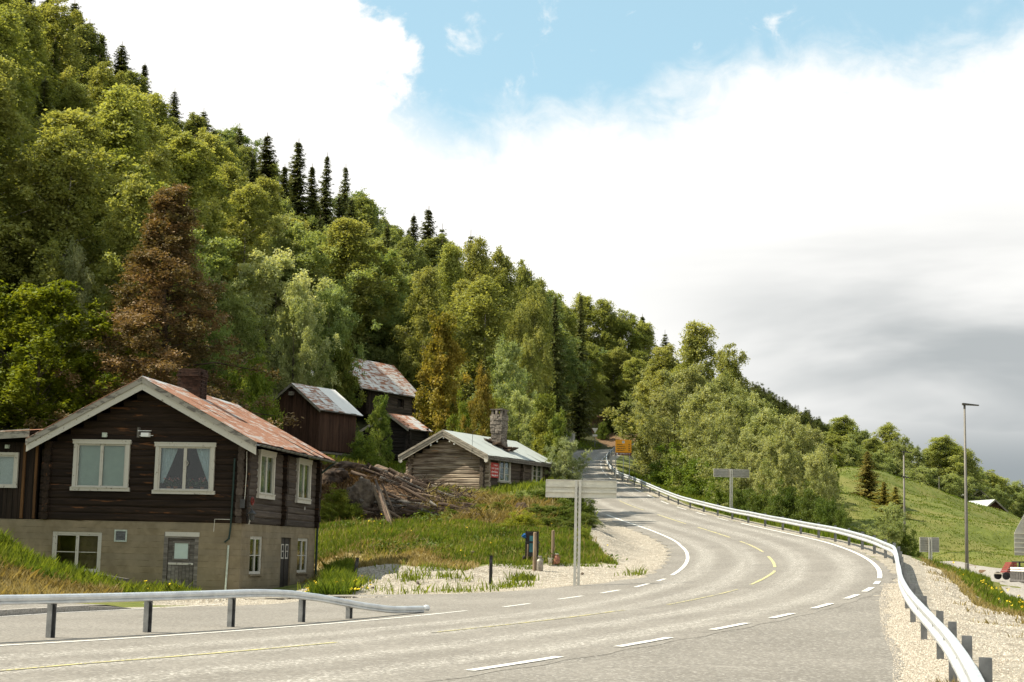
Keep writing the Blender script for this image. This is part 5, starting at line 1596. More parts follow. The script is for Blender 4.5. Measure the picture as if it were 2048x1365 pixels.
def timber(label, P0, P1, r0, r1, m='old_timber', group=None, flat=False, name='timber'):
    P0, P1 = Vector(P0), Vector(P1)
    L = (P1 - P0).length
    if flat:
        o_ = MB().box(0, L, -r0, r0, -r1, r1).build(name, m)
        par = None
    else:
        n = 10
        mb_ = MB()
        k = 5
        pts = [(L * i / (k - 1), random.gauss(0, r0 * .12), random.gauss(0, r0 * .12)) for i in range(k)]
        mb_.tube(pts, [r0 + (r1 - r0) * i / (k - 1) for i in range(k)], n)
        o_ = mb_.build(name, m)
    o_.location = P0
    o_.rotation_euler = (P1 - P0).to_track_quat('X', 'Z').to_euler()
    return tag(o_, label, 'timber', group)
def gpt(px, d, dz=0.0):
    q = at(px, 1000, d)
    return (q[0], d, H(q[0], d) + dz)
# felled trunk with a pale sawn end
q0 = np.array(gpt(752, 88, .55)); q1 = np.array(at(804, 958, 86.2))
tr_ = thing('felled_trunk', 'thick felled trunk with a pale sawn end beside the cabin', 'log', tuple(q1))
dv = Vector(q0 - q1)
MB().tube([Vector((0, 0, 0)), dv * .5, dv], [.27, .26, .25], 14).build('trunk', 'old_timber', tr_, False)
MB().tube([-dv.normalized() * .004, dv.normalized() * .01], .255, 14).build('sawn_end', 'log_end', tr_)
for i, (px0, py0, px1, py1) in enumerate(((745, 968, 772, 1046), (752, 962, 781, 1052), (758, 975, 786, 1050), (764, 968, 795, 1040))):
    a_ = np.array(at(px0, py0, 80.6)); b_ = np.array(gp(px1, py1)) + np.array([0, 0, -.05])
    timber('bare pole leaning against the boulder under the bank', tuple(b_), tuple(a_), .10 - .012 * i, .08 - .01 * i, 'old_timber' if i % 2 else 'pole_wood', 'poles leaning on the boulder', name='leaning_pole')
for i in range(92):
    px = random.uniform(735, 940) if i % 3 else random.uniform(700, 830); d = random.uniform(79.0, 87.5)
    a_ = np.array(gpt(px, d, .12 + random.uniform(0, .45) * (1 - (px - 790) / 260)))
    an = rad(random.choice((-18, -25, 10, -35, 30))) + random.gauss(0, .2)
    L = random.uniform(1.0, 2.8)
    x1, y1 = a_[0] + L * math.cos(an) * .9, a_[1] - L * math.sin(an) * .55
    b_ = (x1, y1, H(x1, y1) + random.uniform(.05, .28))
    timber('old log or pole in the tumbled timber heap below the cabin', tuple(a_), b_, random.uniform(.05, .13), random.uniform(.04, .10), random.choice(('old_timber', 'old_timber', 'dark_timber', 'grey_board')), 'logs tumbled in the timber heap')
for i, (px, d, L, an) in enumerate(((862, 84.5, 1.5, -20), (878, 84, 1.1, -8), (800, 81.5, .9, 60), (884, 83.4, .5, 20), (802, 80.2, .8, -20))):
    a_ = np.array(gpt(px, d, .38)); x1 = a_[0] + L * math.cos(rad(an)); y1 = a_[1] + L * math.sin(rad(an)) * .4
    timber('pale weathered board lying on the timber heap', tuple(a_), (x1, y1, H(x1, y1) + .25), .09, .018, 'bargeboard_wood', 'pale boards on the timber heap', True, 'board')
# dead branches tangled through the heap
bw = MB(); rb_ = random.Random(5)
for i in range(760):
    px = rb_.uniform(745, 945); d = rb_.uniform(78.5, 88)
    q = gpt(px, d, rb_.uniform(0, .5))
    an = rb_.uniform(0, 6.28); L = rb_.uniform(.3, 1.3)
    e = (q[0] + L * math.cos(an), q[1] + L * math.sin(an) * .6, q[2] + rb_.uniform(-.25, .45))
    md = tuple((a_ + b_) / 2 + rb_.gauss(0, .07) for a_, b_ in zip(q, e))
    bw.tube([q, md, e], [rb_.uniform(.012, .028), .014, .005], 4, False)
tag(bw.build('brushwood', 'dark_timber'), 'tangled dead branches lying over the timber heap', 'brushwood', kind='stuff')
# weathered boards lying by the basement window
for i, (a_, b_) in enumerate((((150, 1142), (256, 1160)), ((158, 1150), (236, 1158)), ((140, 1148), (160, 1140)))):
    A = np.array(at(*a_, 54.6)); B = np.array(at(*b_, 54.4))
    if i == 2:
        timber('short pale board end propped by the basement window', tuple(A), tuple(B), .10, .03, 'log_end', None, True, 'board')
    else:
        timber(('long weathered board lying aslant under the basement window', 'second grey board under the slanting one by the basement')[i], tuple(A), tuple(B), .14, .035, 'grey_board', None, True, 'board')
# ------------------------------------------------------------------ roundabout island: ring wall and red farm cart
rx, ry = 31.2, 79.0
rzg = H(rx, ry)
ring = thing('ring_wall', 'dark ribbed ring wall with white rails around the roundabout island', 'wall', (rx, ry, rzg))
RW = 6.3
for k in range(60):
    an0 = math.pi + rad(-75 + k * 3); an1 = an0 + rad(2.4)
    P = [(RW * math.cos(an0), RW * math.sin(an0)), (RW * math.cos(an1), RW * math.sin(an1)), ((RW - .2) * math.cos(an1), (RW - .2) * math.sin(an1)), ((RW - .2) * math.cos(an0), (RW - .2) * math.sin(an0))]
    MB().prism(P, 'z', -.3, .55).build('rib', 'ring_wall', ring)
arc = [(math.cos(a), math.sin(a)) for a in np.linspace(math.pi - rad(76), math.pi + rad(106), 60)]
MB().tube([(c * (RW - .12), s * (RW - .12), .12) for c, s in arc], .16, 6).build('backing', 'ring_wall', ring)
for zz_ in (.62, .74):
    MB().tube([(c * (RW - .05), s * (RW - .05), zz_) for c, s in arc], .05, 6).build('white_rail', 'white_rail', ring)
MB().lathe([(RW - .25, -.2), (RW - .25, .35), (RW - 1.5, .6), (.4, .9), (.05, .95)], 40).build('island_gravel', 'rock', ring)
p_ = at(2021, 1146, 83)
ct = thing('farm_cart', 'small red farm cart with a dark frame on the roundabout island', 'cart', (p_[0], 83, p_[2] - .08), rad(6))
MB().box(-.65, 1.6, -.5, .5, .0, .07).build('deck', 'bargeboard_wood', ct)
for k in range(5):
    z0, z1 = .08 + k * .11, .08 + (k + 1) * .11 - .012
    x0 = -.40 + k * .065; x1 = .20 - k * .005
    MB().hexa([(x0, -.4, z0), (x1, -.4, z0), (x1, .4, z0), (x0, .4, z0), (x0 + .06, -.38, z1), (x1, -.38, z1), (x1, .38, z1), (x0 + .06, .38, z1)]).build('red_slat', 'red_paint', ct)
for xx_ in (.30, .62, .95, 1.3):
    MB().box(xx_, xx_ + .06, -.42, -.36, .07, .60).box(xx_, xx_ + .06, .36, .42, .07, .60).build('frame_post', 'dark_steel', ct)
MB().box(.26, 1.42, -.44, .44, .60, .67).box(.26, 1.42, -.43, -.38, .34, .40).build('frame_top', 'dark_steel', ct)
MB().tube([(.30, -.48, .07), (.18, -.48, .30)], .05, 8).build('lever', 'orange_paint', ct)
for xx_ in (-.45, 1.2):
    for yy in (-.55, .5):
        MB().tube([(xx_, yy, -.08), (xx_, yy + .08, -.08)], .2, 14).build('wheel', 'dark_steel', ct)
# ------------------------------------------------------------------ tree kit: each kind is grown a few times, then copied as individuals
def grow(seed, h, R, base, env, nb, per, nt, nl, ls, tw, leaf, barkm, droop=.3, rise=.35, trunk_r=.012, lean=.0, asp=.6, flat=.3, multi=1, lob=.25, jag=.22, taper=.85, scat=.26):
    """boughs from the trunk to an uneven envelope; leaf clumps along each bough, twigs in each clump, leaves along each twig"""
    global rng
    r2 = np.random.default_rng(seed)
    u = np.clip((np.arange(nb) + r2.uniform(0, 1, nb)) / nb, .01, .995)
    th = np.arange(nb) * 2.39996 + r2.normal(0, .35, nb)
    ph = r2.uniform(0, 6.28, 3)
    e = env(u) * (1 + lob * np.sin(2 * th + ph[0] + u * 5) + lob * .6 * np.sin(3 * th + ph[1] - u * 8)) * r2.uniform(1 - jag, 1.12 + .25 * jag, nb)
    ztip = h * (base + (1 - base) * u)
    tip = np.stack([R * e * np.cos(th), R * e * np.sin(th), ztip], 1)
    z0 = np.clip(ztip - rise * R * e - .06 * h * (1 - u), base * h * .55, h * .97)
    ori = np.stack([np.zeros(nb), np.zeros(nb), z0], 1)
    q = np.linspace(.30, 1.0, per)[None, :] + r2.normal(0, .05, (nb, per))
    C_ = ori[:, None] + (tip - ori)[:, None] * q[..., None]
    C_[..., 2] += .10 * R * np.sin(np.clip(q, 0, 1) * 3.14) + r2.normal(0, .12 + scat * .7, (nb, per))
    C_[..., :2] += r2.normal(0, scat * R / 2.7, (nb, per, 2)) * (1.2 - .5 * q[..., None])
    C_ = C_.reshape(-1, 3)
    n = len(C_)
    out = C_.copy(); out[:, 2] = 0
    out /= np.linalg.norm(out, axis=1)[:, None] + .3
    D_ = out[:, None] * .55 + r2.normal(0, .62, (n, nt, 3))
    D_[..., 2] = D_[..., 2] * .7 + .12
    D_ /= np.linalg.norm(D_, axis=2)[..., None] + .15
    Lt = tw * r2.uniform(.55, 1.25, (n, nt, 1)) * r2.uniform(.8, 1.2, (n, 1, 1))
    Lt *= np.repeat(np.interp(u, [.55, 1.0], [1.0, taper]), per)[:, None, None]
    k = r2.uniform(.12, 1.0, (n, nt, nl, 1))
    pts = C_[:, None, None] + (D_ * Lt)[:, :, None] * k + r2.normal(0, .10, (n, nt, nl, 3))
    pts[..., 2] -= droop * Lt[:, :, None, 0] * k[..., 0] ** 1.7
    pts = pts.reshape(-1, 3)
    pts[:, 0] += lean * pts[:, 2]
    pts[:, 2] = np.maximum(pts[:, 2], .12)
    keep_rng = rng; rng = r2
    V, F_ = leaf_quads(pts, ls * r2.uniform(.6, 1.3, len(pts)), flat, asp)
    rng = keep_rng
    tint = np.repeat(r2.uniform(.0, .55, nb), per * nt * nl) + np.repeat(r2.uniform(0, .35, n), nt * nl) + r2.normal(0, .10, n * nt * nl) + .04
    cm = quickmesh('crown', V, F_, leaf, np.clip(tint, 0, 1))
    mb_ = MB()
    rb = random.Random(seed)
    for m_ in range(multi):
        ox, oy = (rb.uniform(-.5, .5) * (multi > 1), rb.uniform(-.5, .5) * (multi > 1))
        ex, ey = ox * 2.2 + rb.gauss(0, .015 * h), oy * 2.2 + rb.gauss(0, .015 * h)
        path = [(ox + (ex - ox) * w_ + lean * h * w_ + .010 * h * math.sin(w_ * 5 + m_), oy + (ey - oy) * w_ + .008 * h * math.sin(w_ * 4 + 1), -.5 + (h * .95 + .5) * w_) for w_ in np.linspace(0, 1, 7)]
        tr0 = trunk_r * h * (1 if multi == 1 else .7)
        mb_.tube(path, [tr0 * (1.25 if i == 0 else 1 - .93 * i / 6) for i in range(7)], 7)
    for i in range(nb):
        a = Vector(ori[i]); b_ = Vector(tip[i])
        a.x += lean * a.z; b_.x += lean * b_.z
        md = (a + b_) / 2; md.z += .10 * R
        f_ = 1 - .75 * float(u[i])
        mb_.tube([a, md, b_], [tr0 * .42 * f_, tr0 * .26 * f_, tr0 * .06], 4, False)
    return cm, mb_.mesh('trunk', barkm, True)
def spruce(seed, h, R, leaf='spruce_needle', base=.06, barkm='spruce_bark', step=.42, full=1.0, pw=.85, wide=1.0):
    r2 = np.random.default_rng(seed)
    pts = []; dirs = []; sz = []; tn = []
    z = base * h
    while z < h * .985:
        u = (z / h - base) / (1 - base)
        L0 = R * ((1 - u) ** pw * .88 + .12 * (1 - u) + .05)
        nb = int(r2.integers(6, 9))
        a0 = r2.uniform(0, 6.28)
        for k in range(nb):
            an = a0 + k * 6.283 / nb + r2.normal(0, .15)
            L = L0 * r2.uniform(.45, 1.18)
            m_ = max(3, int(L / .17 * full))
            q = (np.arange(m_) + .6) / m_
            tb = r2.uniform(.1, .9)
            rise = .30 * (u > .75) - .22
            x = L * q
            zz = z + L * (rise * q + .18 * q ** 2) + r2.normal(0, .03, m_)
            for side in (-1, 1, 0):
                w_ = (.34 * (1 - q * .6) * min(1.0, .35 + L * .4)) * r2.uniform(.7, 1.2, m_) * wide
                px_ = x * math.cos(an) - side * w_ * .55 * math.sin(an)
                py_ = x * math.sin(an) + side * w_ * .55 * math.cos(an)
                pts.append(np.stack([px_, py_, zz - .10 * abs(side) - r2.uniform(0, .12, m_)], 1))
                d_ = np.stack([np.cos(an + side * .9) * np.ones(m_), np.sin(an + side * .9) * np.ones(m_), -.35 + r2.normal(0, .2, m_)], 1)
                dirs.append(d_); sz.append(w_ * .85 + .06)
                tn.append(np.clip(tb + r2.normal(0, .15, m_), 0, 1))
        z += step * r2.uniform(.8, 1.2) * (.7 + .5 * (1 - u))
    pts = np.vstack(pts); dirs = np.vstack(dirs); sz = np.concatenate(sz); tn = np.concatenate(tn)
    dirs /= np.linalg.norm(dirs, axis=1)[:, None]
    b = np.cross(dirs, np.stack([r2.normal(0, .5, len(pts)), r2.normal(0, .5, len(pts)), np.ones(len(pts))], 1))
    b /= np.linalg.norm(b, axis=1)[:, None]
    s_ = sz[:, None]
    V = np.stack([pts - dirs * s_ * .6, pts - b * s_ * .32, pts + dirs * s_, pts + b * s_ * .32], 1).reshape(-1, 3)
    top = np.array([[0, 0, h]])
    cm = quickmesh('crown', V, np.arange(len(V)).reshape(-1, 4), leaf, tn)
    tm = MB().tube([(0, 0, -.5), (0, 0, h * .5), (0, 0, h * 1.01)], [.016 * h, .009 * h, .0015 * h], 7).mesh('trunk', barkm, True)
    return cm, tm
env_birch = lambda u: (1 - u) ** .60 * np.minimum(1, (u + .08) / .36) ** .7 + .04
env_birch2 = lambda u: (1 - u) ** .42 * np.minimum(1, (u + .10) / .48) ** .8 + .03
env_round = lambda u: np.sqrt(np.clip(1 - (1.85 * u - .85) ** 2, .03, 1))
env_cone = lambda u: (1 - u) ** 1.02 * (1 + .12 * np.sin(u * 21)) + .02
env_bush = lambda u: np.sqrt(np.clip(1 - (u * .98) ** 2, .02, 1))
KIT = {
    'birch': [(14.0, 2.7, grow(100 + i, 14, 2.7, (.20, .16, .26, .18)[i], (env_birch, env_birch2)[i % 2], (46, 50, 42, 54)[i], 6, 9, 17, .085, (1.05, .95, 1.0, .9)[i], 'birch_leaf', 'birch_bark', .75, .55, .010, (0, .03, -.02, .02)[i], lob=.36, jag=.42)) for i in range(4)],
    'round': [(10.0, 3.3, grow(200 + i, 10, 3.3, .10, env_round, (44, 50, 40)[i], 6, 9, 18, .09, (.95, .9, 1.0)[i], 'round_leaf', 'grey_bark', .15, .8, .013, multi=2, lob=.30, jag=.3)) for i in range(3)],
    'maple': [(9.0, 3.8, grow(300, 9, 3.8, .06, env_round, 46, 6, 9, 16, .115, .9, 'maple_leaf', 'grey_bark', .1, .8, .016, flat=1.3, lob=.18))],
    'golden': [(7.0, 2.2, grow(310 + i, 7, 2.2, .06, env_birch, 36, 5, 9, 15, .085, .6, 'golden_leaf', 'grey_bark', .15, .7, .012)) for i in range(2)],
    'bush': [(3.0, 1.8, grow(320 + i, 3, 1.8, .02, env_bush, 30, 5, 8, 15, .062, .5, 'bush_leaf', 'grey_bark', .1, .9, .014, multi=3)) for i in range(3)],
    'spruce': [(15.0, 2.6, spruce(400 + i, 15, 2.6, full=1.25, wide=1.5, step=(.42, .5, .36)[i], pw=(.72, .62, .8)[i])) for i in range(3)],
    'fir': [(6.0, 2.0, spruce(420 + i, 6, 2.0, step=.26, full=1.3, pw=.7, wide=1.1)) for i in range(2)],
}
KIT['brown'] = [(15.5, 4.4, grow(500, 15.5, 4.4, .03, env_cone, 96, 6, 9, 17, .075, .66, 'brown_needle', 'spruce_bark', .30, -.12, .014, asp=.45, lob=.12, jag=.4, taper=.42, scat=.16))]
KIT['small'] = [(9.0, 1.9, spruce(440 + i, 9, 1.9, step=.8, full=.5, wide=1.9)) for i in range(2)]
TREES = 0
def plant(kind, x, y, h, halfw, color, label, cat, group=None, name=None, sink=.15, rz=None, parts=True, var=None):
    global TREES
    TREES += 1
    L = KIT[kind]
    h0, r0, (cm, tm) = L[var if var is not None else random.randrange(len(L))]
    nm = name or {'birch': 'birch_tree', 'round': 'leafy_tree', 'maple': 'maple_tree', 'golden': 'golden_tree', 'bush': 'shrub', 'spruce': 'spruce_tree', 'fir': 'young_spruce', 'brown': 'brown_conifer', 'small': 'spruce_tree'}[kind]
    z = H(x, y) - sink
    sxy = (halfw / r0) if halfw else (h / h0) ** .85 * random.uniform(.85, 1.15)
    rz = random.uniform(0, 6.28) if rz is None else rz
    if parts:
        t_ = thing(nm, label, cat, (x, y, z), rz, group)
        t_.scale = (sxy, sxy, h / h0)
        link('trunk', tm, t_)
        c_ = link('crown', cm, t_)
    else:
        c_ = link(nm, cm)
        c_.location = (x, y, z); c_.rotation_euler = (0, 0, rz); c_.scale = (sxy, sxy, h / h0)
        tag(c_, label, cat, group)
    k = random.uniform(.88, 1.12)
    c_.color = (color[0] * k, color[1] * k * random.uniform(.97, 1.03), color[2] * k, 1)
    return c_
def hero(kind, px, ytop, d, wpx, color, label, group=None, cat='tree', name=None, var=None, rz=None):
    p_ = at(px, ytop, d)
    g = H(p_[0], d)
    h = max(p_[2] - g + .15, .6)
    return plant(kind, p_[0], d, h, wpx * d / FPX / 2, color, label, cat, group, name, var=var, rz=rz)
N_ = (1, 1, 1); YEL = (1.35, 1.15, .8); PALE = (1.25, 1.12, 1.6); DK = (.72, .78, .75); OL = (1.12, 1.0, .8)
hero('maple', 85, 575, 78, 300, N_, 'bright yellow-green maple rising behind the log house roof', rz=1.0)
hero('brown', 345, 392, 80, 480, N_, 'big rust-brown conifer towering behind the house chimney', rz=.4)
hero('round', 548, 512, 117, 220, (1.5, 1.4, 1.9), 'large pale grey-green willow next to the brown conifer')
hero('round', 658, 575, 124, 130, (1.0, 1.1, 1.1), 'fresh green leafy tree above the plank shed roof')
hero('golden', 688, 700, 117, 80, (.8, 1.05, 1.2), 'yellow-green young tree between plank shed and upper storehouse')
hero('round', 150, 508, 84, 100, (1.2, 1.15, 1.5), 'small pale tree peeping over the bright maple')
hero('round', 595, 580, 113.5, 120, (1.35, 1.3, 1.6), 'pale leafy tree right behind the plank shed gable')
hero('round', 470, 600, 109, 130, (.95, 1.0, .95), 'dense green tree between brown conifer and pale willow')
hero('round', 430, 640, 101, 110, (.85, .95, .85), 'low dark-green tree beside the skirt of the brown conifer')
hero('bush', 520, 735, 102, 90, (.9, 1.0, .9), 'green shrub over the house roof beside the plank shed', None, 'shrub')
hero('bush', 470, 745, 98, 90, (.8, .9, .85), 'dark-green shrub over the house roof behind the chimney', None, 'shrub')
hero('birch', 490, 398, 132, 100, (1.05, 1.05, 1), 'tall narrow birch above the pale willow')
hero('round', 545, 440, 134, 150, (1.0, 1.0, 1.0), 'broad leafy tree behind the pale willow')
hero('round', 715, 498, 142, 200, (.85, .95, .9), 'broad dark-sided tree above the storehouse roof')
hero('golden', 885, 650, 116, 125, (.95, .92, .9), 'golden-brown maple on the slope above the cabin')
hero('golden', 965, 745, 105, 70, (.95, .9, .9), 'slender golden young maple just behind the cabin chimney')
hero('golden', 835, 615, 138, 110, (.72, 1.0, .9), 'yellow-green maple right of the storehouse roof')
hero('round', 1015, 697, 112, 125, (1.05, 1.15, 1.25), 'round fresh-green tree above the cabin roof')
for i, (px, yt, d, w) in enumerate(((850, 545, 135, 120), (905, 500, 148, 110), (950, 488, 155, 115), (1005, 512, 158, 115), (1045, 540, 166, 105), (1062, 590, 150, 90), (1040, 620, 140, 80), (1058, 680, 128, 70), (1075, 570, 196, 90))):
    hero('birch', px, yt, d, w, (1.02, 1.02, 1.0), 'tall drooping birch in the grove above the log cabin', 'birches in the grove above the cabin')
for i, (px, yt, d, w) in enumerate(((1125, 612, 256, 95), (1165, 594, 262, 105), (1210, 606, 260, 105), (1250, 628, 262, 110), (1285, 648, 264, 100), (1135, 700, 250, 90), (1180, 690, 252, 80), (1150, 640, 268, 90), (1230, 640, 270, 90), (1235, 700, 256, 90), (1265, 720, 254, 90), (1300, 730, 258, 90), (1215, 745, 262, 70))):
    hero('birch', px, yt, d, w, (.98, 1.0, 1.0), 'birch in the roadside wood beyond the yield sign', 'birches of the roadside wood')
for i, (px, yt, d, w) in enumerate(((1330, 700, 172, 140), (1400, 655, 166, 140), (1455, 700, 156, 110))):
    hero('birch', px, yt, d, w, (1.1, 1.06, 1.15), 'tall birch at the back of the clump outside the bend', 'tall birches of the clump outside the bend')
for i, (px, yt, d, w) in enumerate(((1345, 775, 154, 140), (1415, 785, 140, 140), (1475, 800, 130, 130), (1535, 828, 122, 130), (1590, 850, 117, 120), (1632, 905, 112, 95), (1560, 880, 113, 100), (1500, 870, 119, 110), (1378, 738, 160, 130), (1445, 765, 147, 120), (1625, 868, 128, 110), (1505, 795, 150, 120), (1308, 740, 178, 110), (1572, 838, 140, 120))):
    hero('round', px, yt, d, w, (1.12, 1.08, 1.2), 'grey-green willow in the clump outside the bend', 'willows of the clump outside the bend')
for i, (px, yt, d, w) in enumerate(((1350, 905, 150, 110), (1395, 925, 138, 100), (1450, 955, 124, 80), (1322, 930, 157, 70))):
    hero('bush', px, yt, d, w, (.85, 1.05, 1.0), 'fresh-green shrub between guardrail and willow clump', 'shrubs behind the guardrail', 'shrub')
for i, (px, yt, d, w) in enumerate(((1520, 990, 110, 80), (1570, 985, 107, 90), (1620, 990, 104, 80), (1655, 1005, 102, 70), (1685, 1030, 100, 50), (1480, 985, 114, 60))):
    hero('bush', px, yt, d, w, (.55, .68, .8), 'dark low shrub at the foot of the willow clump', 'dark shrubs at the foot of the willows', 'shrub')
hero('golden', 1092, 805, 103, 95, (.8, 1.05, 1.1), 'yellow-green young tree at the cabin gable beside the road')
hero('round', 1070, 815, 109, 95, (1.1, 1.2, 1.0), 'bright green tree filling the gap behind the cabin eaves')
hero('golden', 1118, 835, 101, 75, (.72, 1.05, 1.1), 'bright bushy young tree at the road edge beyond the cabin')
hero('round', 1133, 880, 99, 75, (1.05, 1.1, 1.5), 'grey-green sapling leaning over the road by the cabin')
hero('round', 1040, 790, 108, 100, (1.1, 1.12, 1.2), 'light green tree directly behind the stone chimney')
hero('bush', 985, 815, 107, 80, (1.1, 1.05, .9), 'yellow-green shrub behind the cabin ridge', None, 'shrub')
hero('bush', 925, 820, 108, 70, (.9, 1.0, .9), 'green shrub beside the golden maple behind the cabin', None, 'shrub')
hero('golden', 762, 805, 103, 62, (.62, .95, 1.0), 'leafy sapling growing against the low log shed')
hero('bush', 725, 880, 99, 80, (.8, .92, .9), 'shrub in the gap between plank shed and low log shed', None, 'shrub')
hero('bush', 672, 985, 79.5, 75, (1.0, 1.0, .9), 'loose yellow-green shrub at the house rear corner', None, 'shrub')
hero('bush', 1045, 1030, 74, 80, (1.25, 1.2, .8), 'bright yellow-green shrub above the bin stand', None, 'shrub')
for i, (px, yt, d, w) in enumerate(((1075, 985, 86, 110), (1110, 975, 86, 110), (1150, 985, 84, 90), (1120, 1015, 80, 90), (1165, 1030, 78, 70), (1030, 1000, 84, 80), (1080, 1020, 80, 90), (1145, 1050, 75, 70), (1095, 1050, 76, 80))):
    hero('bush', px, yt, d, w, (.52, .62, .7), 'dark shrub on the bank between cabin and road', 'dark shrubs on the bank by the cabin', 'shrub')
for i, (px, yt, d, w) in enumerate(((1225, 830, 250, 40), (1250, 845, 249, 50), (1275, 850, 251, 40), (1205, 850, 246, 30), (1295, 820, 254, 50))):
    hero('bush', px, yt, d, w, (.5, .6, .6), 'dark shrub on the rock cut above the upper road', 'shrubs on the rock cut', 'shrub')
for i, (px, yt, d, w) in enumerate(((885, 1000, 84, 50), (925, 1010, 82, 60), (965, 1022, 80, 60), (1000, 1020, 80, 60), (850, 1035, 79, 50), (900, 1035, 78.5, 50), (700, 1010, 79, 60), (655, 1015, 78, 50))):
    hero('bush', px, yt, d, w, (.8, .85, .7), 'low weedy shrub among the tumbled timber on the bank', 'weedy shrubs on the timber bank', 'shrub')
hero('bush', 1165, 1060, 72, 40, (1.1, 1.15, .9), 'small bright shrub at the top of the gravel slope', None, 'shrub')
hero('fir', 1735, 902, 156, 80, (1.5, 1.2, .9), 'largest dark young spruce on the meadow slope', None, 'tree')
hero('fir', 1768, 962, 149, 58, (1.9, 1.5, .9), 'middle young spruce with yellowish shoots on the meadow', None, 'tree')
hero('fir', 1791, 972, 146, 62, (1.7, 1.4, .9), 'lowest young spruce of the meadow trio', None, 'tree')
hero('bush', 1671, 912, 166, 16, (1.0, 1.1, .8), 'tiny bright sapling alone high on the meadow', None, 'tree')
hero('round', 1780, 1010, 108, 78, (1.05, 1.1, 1.2), 'round pale-green shrub tree behind the rail and lamp post', None, 'tree')
hero('bush', 1815, 1070, 108, 50, (.8, .95, .9), 'low shrub beside the slim street lamp', None, 'shrub')
for i, (px, yt, d, w, k) in enumerate(((1668, 872, 200, 60, 'birch'), (1690, 838, 218, 80, 'birch'), (1722, 868, 215, 70, 'round'), (1748, 880, 210, 60, 'birch'), (1776, 853, 216, 66, 'birch'), (1805, 882, 210, 60, 'round'), (1832, 905, 206, 60, 'round'),
                                      (1862, 900, 212, 70, 'birch'), (1888, 878, 208, 90, 'birch'), (1912, 895, 212, 70, 'birch'), (1935, 905, 214, 60, 'birch'), (1850, 935, 200, 60, 'round'), (1900, 950, 200, 60, 'round'), (1930, 955, 203, 60, 'round'), (1955, 945, 222, 60, 'round'),
                                      (1978, 945, 226, 60, 'birch'), (2003, 958, 230, 60, 'birch'), (2025, 968, 232, 56, 'round'), (2045, 965, 236, 60, 'spruce'), (2062, 975, 232, 60, 'round'), (1700, 890, 204, 60, 'round'), (1760, 905, 204, 56, 'round'), (1990, 985, 222, 50, 'round'), (2040, 990, 226, 56, 'round'))):
    hero(k, px, yt, d, w * 1.35, (.95, 1.0, 1.0), {'birch': 'birch in the tree row along the meadow crest', 'round': 'bushy leafy tree in the row along the meadow crest', 'spruce': 'dark spruce behind the meadow barns'}[k], {'birch': 'birches along the meadow crest', 'round': 'leafy trees along the meadow crest', 'spruce': None}[k])
# spruces that break the skyline
SKY = np.array([(-80, -90), (0, -60), (100, -10), (130, 10), (150, 60), (200, 110), (250, 150), (290, 160), (330, 200), (400, 240), (440, 255), (500, 275), (540, 300), (570, 345), (600, 345), (640, 350), (690, 370), (720, 385), (760, 390), (800, 430), (830, 445), (870, 455), (900, 490), (945, 495), (990, 515),
                (1050, 545), (1090, 565), (1120, 600), (1170, 600), (1220, 612), (1260, 638), (1290, 650), (1330, 680), (1420, 690), (1480, 760)], float)
for i, (px, yt, d, w) in enumerate(((598, 280, 178, 70), (535, 268, 182, 60), (655, 308, 184, 50), (692, 330, 188, 46), (625, 330, 180, 50), (570, 330, 170, 56), (245, 85, 215, 44), (290, 127, 215, 40), (150, 0, 215, 60), (408, 218, 205, 40), (350, 178, 212, 40), (480, 250, 200, 40),
                                    (828, 428, 200, 44), (858, 415, 204, 56), (885, 450, 205, 46), (942, 462, 206, 50), (1012, 512, 215, 36), (1110, 590, 214, 46), (1162, 588, 240, 44), (1285, 630, 272, 40), (1330, 662, 276, 30), (775, 450, 150, 60), (205, 68, 215, 50), (180, 40, 210, 60), (100, -20, 205, 70), (60, 10, 190, 70), (130, 90, 190, 60), (30, -30, 210, 70), (40, 60, 175, 70), (95, 120, 170, 64), (165, 150, 180, 60), (200, 190, 176, 56), (240, 215, 182, 50), (120, 190, 160, 60), (300, 260, 172, 50), (350, 290, 170, 46), (390, 270, 186, 50), (440, 300, 178, 46), (465, 330, 160, 50), (255, 150, 205, 44), (320, 215, 200, 44))):
    hero('spruce', px, yt, d, w * 1.85 * random.uniform(.85, 1.2), (.85, .9, .95), 'dark spruce standing tall on the forested hillside', 'spruces of the hillside forest')
